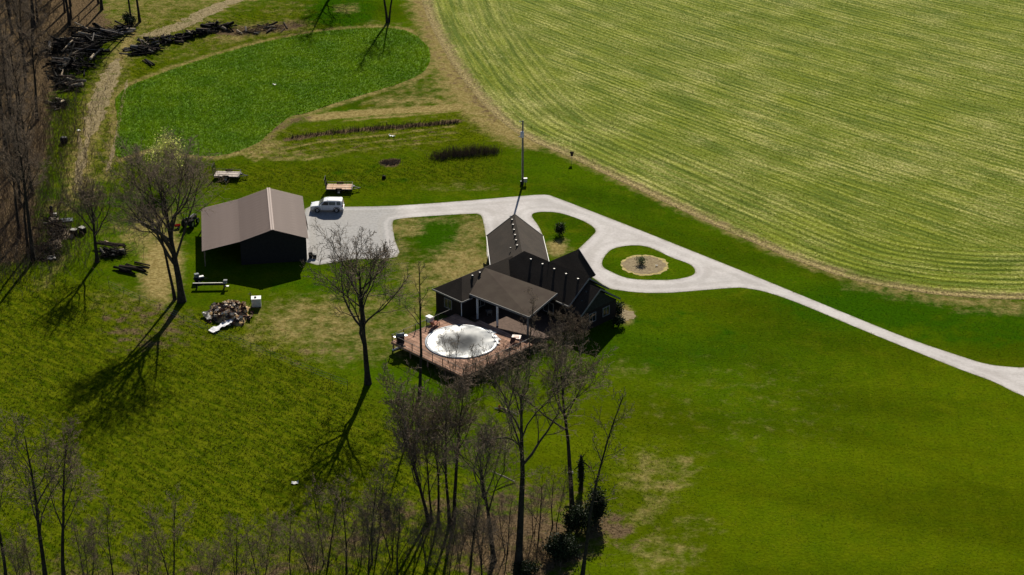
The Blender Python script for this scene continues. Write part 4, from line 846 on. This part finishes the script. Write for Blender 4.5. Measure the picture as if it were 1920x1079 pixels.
def crate(label, px, rz):
    o = thing('crate', label, 'crate', g3(*px), rz); MB().box((0, 0, .42), (.85, .7, .8)).build('crate_body', DARKMETAL, o); l = MB().box((0, 0, .87), (.9, .75, .07)).build('crate_lid', mat('crate_lid', (.3, .29, .26), .7), o)
    for s in (-1, 1): MB().box((s * .35, 0, .03), (.1, .6, .06)).build('runner', DARKMETAL, o)
crate('black crate standing alone on the grass right of the debris', (155, 437), R(-35)); crate('black crate next to the pale boards', (139, 441), R(-10))
jb = thing('burn_barrel', 'dark burn barrel with junk around it at the wood edge', 'barrel', g3(97, 404)); MB().lathe([(.3, 0), (.31, .4), (.3, .85), (.27, .85), (.26, .1)], (0, 0, 0), 14).build('barrel_body', RUST, jb); MB().lathe([(.0, .84), (.2, .95), (.27, 1.2), (.18, 1.42), (0, 1.5)], (.02, 0, 0), 10).build('filled_bag', DARKMETAL, jb, True); MB().box((.5, -.1, .18), (.5, .4, .36)).build('box', PALE, jb)
tag(MB().lathe([(0, 0), (.5, 0), (.62, .25), (.6, .7), (.48, .95), (.3, 1.0), (0, .9)], (0, 0, 0), 16).build('round_drum', mat('black_plastic', (.02, .02, .022), .35), None, True, g3(120, 268)), 'black round drum standing at the wood edge by the track', 'drum')
def litter_bit(label, px, sz, seed):
    o = link('white_scrap', crumple('white_scrap', sz, sz * .8, 4, .10, seed), mat('white_scrap', (.80, .79, .74), .6, .05), None, g3(*px) + Vector((0, 0, .05))); tag(o, label, 'scrap')
litter_bit('white scrap lying on the pasture between tree shadows', (553, 907), .75, 1); litter_bit('white speck of scrap on the green plot', (515, 160), .6, 2); litter_bit('left white scrap below the dead plant row', (732, 256), .55, 3); litter_bit('right white scrap below the dead plant row', (738, 257), .5, 4); litter_bit('white scrap beside the dirt track at the wood edge', (148, 246), .6, 5); litter_bit('tiny white scrap in the mulch bed', (1231, 500), .3, 6)
tag(MB().lathe([(.34, 0), (.28, .3), (.26, .42), (0, .45)], (0, 0, 0), 12).build('tree_stump', BARKM[0], None, True, g3(720, 335)), 'small dark stump on the lawn right of the trailer', 'stump')
fl = thing('fallen_limb', 'fallen pale limb with a splintered orange end on the lawn', 'branch', g3(938, 768), R(-35)); MB().tube([(0, 0, .25), (1.2, .1, .2), (2.6, -.1, .12)], [.12, .1, .06], 7).build('limb', BARKM[3], fl, True); MB().lathe([(.22, 0), (.16, .35), (.05, .5), (0, .52)], (-.1, 0, .1), 8).build('splintered_end', mat('orange_wood', (.42, .13, .04), .8), fl); MB().tube([(-.1, -.1, .15), (-.6, -.3, .1)], .09, 6).build('stub', PALE, fl)
tag(MB().tube([(-1.3, 0, 1.4), (0, .1, .7), (1.2, 0, .1)], [.05, .09, .1], 7).build('bare_limb', mat('bleached', (.4, .34, .28), .85), None, True, g3(945, 905)), 'bleached broken limb leaning among the trees below the lawn', 'branch')

# ------------------------------------------------------------------ bare trees
BARK = mat('tree_bark', (.036, .030, .025), .95, .5, 2.5, bump=.05); BRANCHM = mat('branch_bark', (.060, .048, .038), .9, .3, 1.5); TWIGM = mat('twig_bark', (.185, .140, .100), .9, .2, 1.5)
DEF = dict(H=22, cb=.36, ll=.34, n=(12, 8, 6, 5), ang=((.55, 1.0), (.5, .95), (.5, .95), (.5, 1.0)), r=.3, wig=.05, up=.10, tw=.02, lean=(0, 0), fork=1, tl=.96, lr=.62)
def tree_meshes(seed, **k):
    P = dict(DEF); P.update(k); T = Tree(seed)
    for f in range(P['fork']):
        a = 2.4 * f + seed; l = Vector((P['lean'][0], P['lean'][1], 1)) + (Vector((math.cos(a), math.sin(a), 0)) * .13 if P['fork'] > 1 else Vector((0, 0, 0)))
        T.grow(Vector((0, 0, -.1)) + (Vector((math.cos(a), math.sin(a), 0)) * .25 if P['fork'] > 1 else Vector((0, 0, 0))), l.normalized(), P['H'] * (P['tl'] - .06 * f), P['r'] * (1 - .18 * f), 0, P)
    out = []
    for j, nm in enumerate(('trunk', 'branches', 'twigs')):
        me = fast_mesh(nm, np.array([tuple(v) for v in T.V[j]]), np.array(T.F[j]), None, j < 2); me.materials.append((BARK, BRANCHM, TWIGM)[j]); out.append(me)
    return out
def place_tree(name, label, meshes, p, rz=0.0, sc=1.0, group=None, scz=None):
    o = thing(name, label, 'tree', p, rz, group); o.scale = (sc, sc, scz or sc)
    for me in meshes: link(me.name.split('.')[0], me, None, o)
    return o
VASE = ((.35, .75), (.4, .85), (.5, .95), (.5, 1.0))
place_tree('bare_tree', 'large bare tree with spreading crown left of the pool deck', tree_meshes(11, H=23.5, cb=.30, ll=.42, n=(13, 8, 7, 5), ang=((.35, .95), (.35, .8), (.45, .95), (.5, 1.0)), tl=.66, lr=.78, up=.07, r=.38, tw=.024), g3(690, 720))
place_tree('bare_tree', 'large bare tree left of the barn, thicker trunk of the pair', tree_meshes(12, H=25, cb=.32, ll=.45, tw=.023, n=(13, 9, 7, 5), ang=((.35, .9), (.35, .8), (.45, .95), (.5, 1.0)), tl=.66, lr=.78, up=.07, r=.50), g3(341, 566), 1.0)
place_tree('bare_tree', 'slender bare trunk just left of the large tree by the barn', tree_meshes(13, H=19, cb=.45, ll=.20, n=(9, 6, 5, 4), r=.22, lean=(-.10, 0)), g3(328, 562))
place_tree('bare_tree', 'bare tree with upswept branches beside the log stack', tree_meshes(14, H=13.5, cb=.42, ll=.50, tw=.020, n=(11, 8, 6, 5), ang=((.4, .95), (.35, .8), (.45, .95), (.5, 1.0)), tl=.66, lr=.78, up=.07, r=.30), g3(182, 492))
place_tree('bare_tree', 'tall thin bare trunk with few branches beside the left deck corner', tree_meshes(15, H=18, cb=.52, ll=.14, n=(9, 4, 3, 2), r=.21, lean=(.05, 0), wig=.03), g3(787, 738))
place_tree('bare_tree', 'tallest bare tree below the pool deck with forked crown', tree_meshes(16, H=30, cb=.58, ll=.36, n=(10, 8, 7, 5), ang=((.25, .75), (.35, .8), (.45, .95), (.5, 1.0)), tl=.70, lr=.78, up=.07, r=.42, lean=(.05, 0)), g3(972, 1068))
place_tree('bare_tree', 'bare tree with a forked trunk left of the tallest tree', tree_meshes(17, H=20, cb=.45, ll=.36, n=(10, 8, 7, 5), ang=((.25, .75), (.35, .8), (.45, .95), (.5, 1.0)), tl=.66, lr=.78, up=.07, r=.27, lean=(-.04, 0)), g3(926, 1052))
place_tree('bare_tree', 'leaning bare tree whose crown rises before the right wing of the house', tree_meshes(18, H=24, cb=.55, ll=.34, n=(10, 8, 7, 5), ang=((.25, .75), (.35, .8), (.45, .95), (.5, 1.0)), tl=.74, lr=.78, up=.07, r=.30, lean=(-.09, 0)), g3(1074, 968))
place_tree('bare_tree', 'thin crooked bare tree at the right end of the tree belt', tree_meshes(19, H=24, cb=.40, ll=.16, n=(10, 5, 4, 3), r=.20, lean=(.13, 0), wig=.08), g3(1092, 1078))
place_tree('bare_tree', 'twin stemmed bare tree below the front corner of the deck', tree_meshes(20, H=20.5, cb=.42, ll=.32, n=(10, 8, 7, 5), ang=((.25, .75), (.35, .8), (.45, .95), (.5, 1.0)), tl=.75, lr=.78, up=.07, r=.24, fork=2), g3(848, 985))
place_tree('bare_tree', 'bushy bare tree with stems leaning left below the deck', tree_meshes(21, H=15.5, cb=.25, ll=.38, n=(10, 8, 7, 5), ang=VASE, r=.20, fork=3, lean=(-.18, 0)), g3(806, 978))
place_tree('bare_tree', 'slim bare tree between the leaning tree and the twin stemmed tree', tree_meshes(22, H=13.5, cb=.40, ll=.24, n=(8, 6, 5, 4), ang=VASE, r=.15), g3(822, 978))
bl1 = tree_meshes(23, H=19, cb=.30, ll=.36, n=(11, 7, 6, 4), ang=((.3, .65),) + VASE[1:], r=.25, lean=(-.05, 0)); bl2 = tree_meshes(24, H=17, cb=.30, ll=.32, n=(10, 7, 6, 4), ang=((.3, .65),) + VASE[1:], r=.22)
place_tree('bare_tree', 'larger upswept bare tree in the bottom left corner', bl1, g3(86, 1092)); place_tree('bare_tree', 'upswept bare tree right of the large one in the bottom left corner', bl2, g3(120, 1085), .7, 1.0)
place_tree('bare_tree', 'bare tree at the left border of the bottom left corner', bl2, g3(12, 1100), 2.2, .95)
sap = [tree_meshes(30 + k, H=9, cb=.18, ll=.34, n=(9, 6, 5, 3), ang=((.3, .7),) + VASE[1:], r=.09, tw=.014, fork=1 + k % 2) for k in range(4)]
SP = [((212, 1082), .95, 'bare sapling right of the bottom left trees'), ((322, 1085), 1.05, 'tall forked sapling standing alone at the bottom edge'), ((158, 1090), .9, 'bare sapling between the corner trees and the lone saplings'), ((440, 1092), .8, 'low sapling at the bottom edge left of the brush'), ((545, 1085), .9, 'pale sapling at the bottom edge below the white scrap'), ((610, 1060), 1.1, 'sapling at the left end of the dense brush'), ((650, 1075), 1.2, 'sapling in the dense brush below the tree shadow'), ((700, 1050), 1.2, 'sapling in the brush left of the bushy leaning tree'), ((745, 1078), 1.1, 'sapling in the brush below the bushy leaning tree'), ((880, 1070), 1.2, 'sapling left of the forked tree trunk'), ((1010, 1010), .9, 'sapling right of the tallest trunk'), ((1040, 985), .8, 'sapling beside the dark evergreen thicket'), ((886, 722), .62, 'small bare tree at the front corner of the pool deck'), ((905, 720), .5, 'small bare shrubby tree right of the deck corner'), ((992, 665), .95, 'small pale barked tree in front of the porch'), ((262, 330), .55, 'small bare tree at the end of the straw strip'), ((60, 1095), .8, 'sapling below the largest bottom left tree')]
for k, (px, sc, lb) in enumerate(SP): place_tree('sapling', lb, sap[k % 4], g3(*px), k * 1.3, sc, 'bare saplings')
bs = [tree_meshes(70 + k, H=11 + k, cb=.15, ll=.36, n=(11, 8, 6, 4), ang=((.3, .75),) + VASE[1:], r=.11, tw=.014, fork=2 + k % 2) for k in range(3)]
random.seed(21)
for k, px in enumerate([(675, 1060), (735, 1050), (690, 1090), (800, 1060), (860, 1050), (905, 1085), (950, 1040), (590, 1098), (840, 1098), (1000, 1000)]):
    place_tree('brush_tree', 'many stemmed bare bush in the brown brush along the bottom', bs[k % 3], g3(*px), k * 1.1, random.uniform(.45, .75), 'brush bushes along the bottom')
for k, px in enumerate([(40, 1105), (170, 1108), (270, 1115), (390, 1114), (490, 1112)]):
    place_tree('brush_tree', 'low bare bush along the bottom edge left of the dense brush', bs[(k + 1) % 3], g3(*px), k * 1.7, random.uniform(.5, .75), 'low bushes along the bottom edge')
for k, (px, lb, sc) in enumerate([((1052, 672), 'dark twiggy bush before the right wing of the house', .6), ((1088, 664), 'dark twiggy bush before the stepped gable of the house', .5), ((850, 712), 'twiggy bush under the front edge of the pool deck', .5)]):
    place_tree('brush_tree', lb, bs[k % 3], g3(*px), k * 1.9, sc)
# woods on the left
random.seed(5); wood = [tree_meshes(50 + k, H=20, cb=.40, ll=.20 + .03 * (k % 3), n=(12, 7, 6, 4), ang=((.4, .85),) + VASE[1:], r=.22 + .03 * (k % 3), lean=((k % 3 - 1) * .03, 0), wig=.05) for k in range(6)]
wp = gp([(-150, -150), (190, -150), (205, 10), (150, 45), (95, 80), (78, 160), (85, 250), (70, 330), (62, 400), (78, 470), (30, 500), (-150, 500)])
pts = []; x0, y0 = wp.min(0); x1, y1 = wp.max(0); tries = 0
while len(pts) < 92 and tries < 20000:
    tries += 1; q = np.array([[random.uniform(x0, x1), random.uniform(y0, y1)]])
    if inside(wp, q)[0] and all(math.hypot(q[0, 0] - a, q[0, 1] - b) > 3.6 for a, b in pts): pts.append(tuple(q[0]))
for k, (x, y) in enumerate(pts): place_tree('woodland_tree', 'bare brown tree in the dense woodland along the left edge', wood[k % 6], (x, y, 0), random.uniform(0, 6.28), random.uniform(.75, 1.1), 'woodland trees')
place_tree('bare_tree', 'dark trunk at the right edge of the woodland above the debris', wood[2], g3(62, 490), 1.0, 1.05)
place_tree('bare_tree', 'left stem of the tree pair at the top of the dirt track', wood[0], g3(247, 44), .4, .95); place_tree('bare_tree', 'right stem of the tree pair at the top of the dirt track', wood[1], g3(262, 42), 2.4, 1.0)
place_tree('bare_tree', 'double stemmed bare tree at the top edge above the green plot', tree_meshes(61, H=15, cb=.3, ll=.3, n=(9, 6, 5, 4), ang=VASE, r=.24, fork=2), g3(727, 42))
place_tree('bare_tree', 'bare tree at the top edge casting branching shadows on the lawn', tree_meshes(62, H=17, cb=.25, ll=.42, n=(11, 8, 6, 4), r=.34), g3(625, -14))

# ------------------------------------------------------------------ leafy things
def leaf_cloud(seed, n, rad, size, clumps=20, shell=.55, zs=0.0):
    r = np.random.default_rng(seed); c = r.normal(0, 1, (clumps, 3)); c /= np.linalg.norm(c, axis=1)[:, None]; c *= r.uniform(shell, 1, (clumps, 1)); k = r.integers(0, clumps, n)
    p = c[k] * .75 + r.normal(0, .25, (n, 3)); p *= np.array(rad); p[:, 2] += rad[2] + zs; p[:, 2] = np.maximum(p[:, 2], .02)
    u = r.normal(0, 1, (n, 3)); u /= np.linalg.norm(u, axis=1)[:, None]; v = np.cross(u, r.normal(0, 1, (n, 3))); v /= np.linalg.norm(v, axis=1)[:, None]; s = size * r.uniform(.6, 1.3, (n, 1))
    V = np.stack([p - u * s, p + v * s * .5, p + u * s, p - v * s * .5], 1).reshape(-1, 3); return V, np.arange(4 * n).reshape(-1, 4)
def leafmat(name, col, tr=.35): return MATS.setdefault(name, leafy(name, lambda t: t.scale_col(col, t.ramp(t.island(), 0, 1, .55, 1.5)), tr)) if name not in MATS else MATS[name]
EVER = leafmat('evergreen', (.018, .028, .010), .15); BUD = leafmat('bud_green', (.50, .52, .15), .55)
def shrub(name, label, px, rad, n, size, m, seed, cat='shrub', stems=3):
    o = thing(name, label, cat, g3(*px)); V, F = leaf_cloud(seed, n, rad, size); link('crown', fast_mesh('crown', V, F), m, o); r = random.Random(seed); mb = MB()
    for k in range(stems): mb.tube([(r.uniform(-.1, .1), r.uniform(-.1, .1), -.05), (r.uniform(-.5, .5) * rad[0], r.uniform(-.5, .5) * rad[1], rad[2] * 1.3)], [.06, .02], 5)
    mb.build('stem', BARK, o); return o
shrub('evergreen_shrub', 'dark round evergreen shrub on the grass beside the garage', (1050, 441), (.75, .75, .95), 1500, .10, EVER, 1)
shrub('evergreen_shrub', 'pale green young plant in the round mulch bed', (1203, 496), (.9, .9, .55), 500, .10, leafmat('grey_green', (.09, .12, .05), .3), 2)
shrub('evergreen_shrub', 'dark shrub at the right corner of the house', (1160, 612), (.8, .8, .75), 1400, .10, EVER, 3); shrub('evergreen_shrub', 'dark shrub against the far right house wall', (1160, 590), (.8, .9, .9), 1400, .10, EVER, 31)
shrub('evergreen_shrub', 'tall dark evergreen shrub at the foot of the thin crooked tree', (1116, 980), (1.25, 1.25, 2.2), 4200, .13, EVER, 4); shrub('evergreen_shrub', 'widest black evergreen thicket at the bottom of the tree belt', (1056, 1045), (1.9, 1.7, 1.4), 4800, .14, EVER, 5); shrub('evergreen_shrub', 'dark evergreen thicket between the leaning tree and the crooked tree', (1082, 1000), (1.6, 1.5, 1.6), 3800, .13, EVER, 6)
shrub('evergreen_shrub', 'low dark bush at the foot of the tree pair by the dirt track', (246, 48), (1.5, 1.5, 1.3), 2500, .13, EVER, 7)
shrub('evergreen_shrub', 'small dark bush under the tallest bare tree at bottom edge', (985, 1078), (1.4, 1.2, .8), 1800, .12, EVER, 8)
sn = thing('ivy_snag', 'dark broken snag wrapped in ivy between two bare trunks', 'snag', g3(1089, 918)); MB().tube([(0, 0, 0), (.1, 0, 2), (-.05, .1, 4.3)], [.3, .24, .14], 7).tube([(.05, 0, 3.4), (-.8, 0, 2.5)], [.1, .05], 5).tube([(.05, 0, 3.7), (.9, .1, 2.9)], [.1, .05], 5).tube([(0, 0, 4.0), (.35, 0, 4.6)], [.08, .03], 5).build('trunk', BARK, sn)
V, F = leaf_cloud(9, 1500, (.6, .6, 1.9), .12, 16, .3, .4); link('ivy', fast_mesh('ivy', V, F), EVER, sn); MB().tube([(-.9, -.1, 2.3), (-1.5, -.1, 2.2)], [.16, .12], 7).build('broken_end', PALE, sn); MB().tube([(.8, 0, 3.0), (1.2, 0, 2.8)], [.08, .06], 6).build('splinter', MATS['orange_wood'], sn)
bt_ = place_tree('budding_tree', 'small tree in yellow green leaf below the green plot', sap[1], g3(316, 345), 0, .95); V, F = leaf_cloud(12, 4200, (2.9, 2.6, 3.1), .12, 40, .35, 2.2); link('crown', fast_mesh('crown', V / .95, F), BUD, bt_)
def stems_mesh(seed, line, width, n, h, tw=.012, sub=2):
    r = random.Random(seed); T = Tree(seed); c = smooth_curve(gp(line), False, 8)
    for k in range(n):
        f = r.random() * (len(c) - 1); i = min(int(f), len(c) - 2); q = c[i] + (c[i + 1] - c[i]) * (f - i); p = Vector((q[0] + r.gauss(0, width * .35), q[1] + r.gauss(0, width * .35), 0)); H = r.uniform(*h) * (.45 + .55 * math.sin(math.pi * min(max(f / (len(c) - 1), .03), .97)) ** .4) * (.7 + .45 * math.sin(f * 1.9 + seed) ** 2); d = Vector((r.gauss(0, .25), r.gauss(0, .25), 1)).normalized(); m_ = p + d * H * .5; e = m_ + (d + Vector((r.gauss(0, .25), r.gauss(0, .25), 0))).normalized() * H * .5
        T.tube(0, [p, m_, e], [tw * 1.6, tw * 1.2, tw * .5], 3)
        for s in range(sub): t = r.uniform(.25, .9); b = p.lerp(e, t); T.tube(0, [b, b + (d + Vector((r.gauss(0, .7), r.gauss(0, .7), .2))).normalized() * H * r.uniform(.2, .45)], [tw, tw * .4], 3)
    return fast_mesh('stems', np.array([tuple(v) for v in T.V[0]]), np.array(T.F[0]))
DEAD = mat('dead_stems', (.085, .064, .046), .9, .3, island=.5); BRUSH = mat('brush_twigs', (.155, .115, .080), .9, .2, island=.55)
tag(link('bramble_row', stems_mesh(1, [(815, 297), (850, 292), (890, 288), (928, 286)], 2.0, 1300, (.4, 1.6), .013), mat('bramble_stems', (.12, .082, .058), .9, .3, island=.5)), 'dense dark bramble row on the lawn left of the utility pole', 'bramble')
tag(link('dead_plant_row', stems_mesh(2, [(545, 259), (640, 248), (720, 241), (800, 235), (858, 231)], .9, 1000, (.2, 1.0), .015), DEAD), 'long row of dark dead plants in the old garden', 'plant row')
tag(link('brush_heap', stems_mesh(3, [(722, 306), (744, 304)], 1.6, 350, (.2, .5), .03), mat('heap_twigs', (.22, .16, .11), .9, island=.4)), 'small brown brush heap on the lawn below the garden', 'brush')
tag(link('undergrowth', stems_mesh(4, [(-60, 1100), (80, 1092), (260, 1096), (420, 1098), (560, 1080), (660, 1050), (760, 1010), (860, 1010), (960, 1040), (1040, 1030)], 9, 1700, (.4, 1.8), .012, 4), BRUSH), 'tangled brown undergrowth along the bottom', 'undergrowth', kind='stuff')
tag(link('undergrowth', stems_mesh(5, [(40, -60), (60, 60), (30, 160), (60, 250), (20, 330), (60, 420), (10, 490), (80, 460), (85, 300), (110, 180)], 15, 6000, (.6, 3.4), .016, 4), BRUSH), 'brown undergrowth on the woodland floor', 'undergrowth', kind='stuff')
tag(link('undergrowth', stems_mesh(6, [(240, 330), (300, 335), (350, 330), (370, 320)], 5, 320, (.6, 2.4), .012, 4), BRUSH), 'thin bare brush below the green plot', 'undergrowth', kind='stuff')
tag(link('undergrowth', stems_mesh(7, [(835, 705), (880, 712), (930, 700), (985, 668), (1030, 650), (1080, 650)], 3.5, 800, (.8, 2.6), .012, 3), BRUSH), 'twiggy brush in front of the pool deck and house', 'undergrowth', kind='stuff')

# ------------------------------------------------------------------ grass, stubble and crop tufts
dk = np.array([hw(*q).xy for q in ((-9.8, -15.2), (6.8, -15.2), (9, 3), (9, 11.5), (-9.8, 11.5))]); gar = np.array([[-3.3, 253.6], [4.2, 253.6], [5, 240], [-2.6, 240]]); brn = np.array([bw(*q).xy for q in ((.1, -.1), (.1, 14.5), (-9.1, 14.5), (-9.1, -.1))])
def scatter(n, margin=30):
    k = rng.random((n, 2)); X = np.stack([(k[:, 0] * 2 - 1) * 108, 165 + k[:, 1] * 225], 1); px, py = project(np.column_stack([X, np.zeros(n)])); return X[(px > -margin) & (px < 1920 + margin) & (py > -margin) & (py < 1079 + margin)]
def tuft_mesh(name, X, h, wd, spread, blades, attrs):
    n = len(X); a = rng.random((n, blades)) * 6.283; off = np.stack([np.cos(a), np.sin(a)], -1) * spread[:, None, None] * rng.random((n, blades, 1)); base = X[:, None, :] + off
    az = rng.random((n, blades)) * 6.283; wv = np.stack([np.cos(az), np.sin(az)], -1) * wd[:, None, None] / 2; hh = h[:, None] * rng.uniform(.6, 1.2, (n, blades)); ln = off * .8 + rng.normal(0, .35, off.shape) * hh[..., None]
    z0 = np.zeros((n, blades, 1)); P0 = np.concatenate([base - wv, z0], -1); P1 = np.concatenate([base + wv, z0], -1); P2 = np.concatenate([base + ln, hh[..., None]], -1)
    V = np.stack([P0, P1, P2], 2).reshape(-1, 3); return fast_mesh(name, V, np.arange(len(V)).reshape(-1, 3), {k: np.repeat(v, blades * 3) for k, v in attrs.items()})
X = scatter(430000); in_f = inside(field_poly, X); in_c = inside(crop, X)
de = drive_edge(X)
bad = (inside(drive_o, X) & ~inside(isle_a, X) & ~inside(isle_b, X) & (de > .32 * rng.random(len(X)) ** 2)) | inside(dk, X) | inside(gar, X) | inside(brn, X) | (np.hypot(*(X - mc).T) < 3.3)
L = X[~(in_f | in_c | bad)]; at_ = {k: lookup(k, L) for k in CH}
keep = rng.random(len(L)) > .75 * np.maximum(at_['dry'], at_['litter']); L = L[keep]; at_ = {k: v[keep] for k, v in at_.items()}; ol = at_['olive']
hh = (.05 + .13 * ol + .04 * at_['lush']) * rng.uniform(.6, 1.4, len(L))
TUFT = leafy('grass_blades', tuft_col)
tag(link('grass', tuft_mesh('grass', L, hh, .05 + .04 * ol + .0 * hh, .10 + .10 * ol, 3, at_), TUFT), 'short lawn and pasture grass', 'grass', kind='stuff')
X = scatter(330000); X = X[inside(field_poly, X)]; d1, r2 = field_rows(X); sel = rng.random(len(X)) < .75; per = 1.52
row = np.where(d1 < 16, d1, r2); fr = (row / per) % 1 - .25; fr = fr - np.round(fr)
keep = (np.abs(fr) < .22) | (rng.random(len(X)) < .45); X = X[keep]; d1 = d1[keep]; r2 = r2[keep]
def straw_col(t):
    c, wv, fine = field_col(t); return t.scale_col(c, t.ramp(t.island(), 0, 1, .55, 1.9))
tag(link('stubble', tuft_mesh('stubble', X, rng.uniform(.06, .2, len(X)), rng.uniform(.05, .10, len(X)), np.full(len(X), .12), 3, {'edge': d1, 'row2': r2}), leafy('stubble_blades', straw_col)), 'stubble and sprouting crop in the field', 'stubble', kind='stuff')
X = scatter(1500000); X = X[inside(crop, X)]
tag(link('cover_crop', tuft_mesh('cover_crop', X, rng.uniform(.12, .34, len(X)), rng.uniform(.05, .10, len(X)), np.full(len(X), .15), 3, crop_attr(X)), leafy('cover_crop_leaves', lambda t: t.scale_col(crop_col(t), t.ramp(t.island(), 0, 1, .9, 1.3)))), 'lush green leaves of the cover crop plot', 'cover crop', kind='stuff')
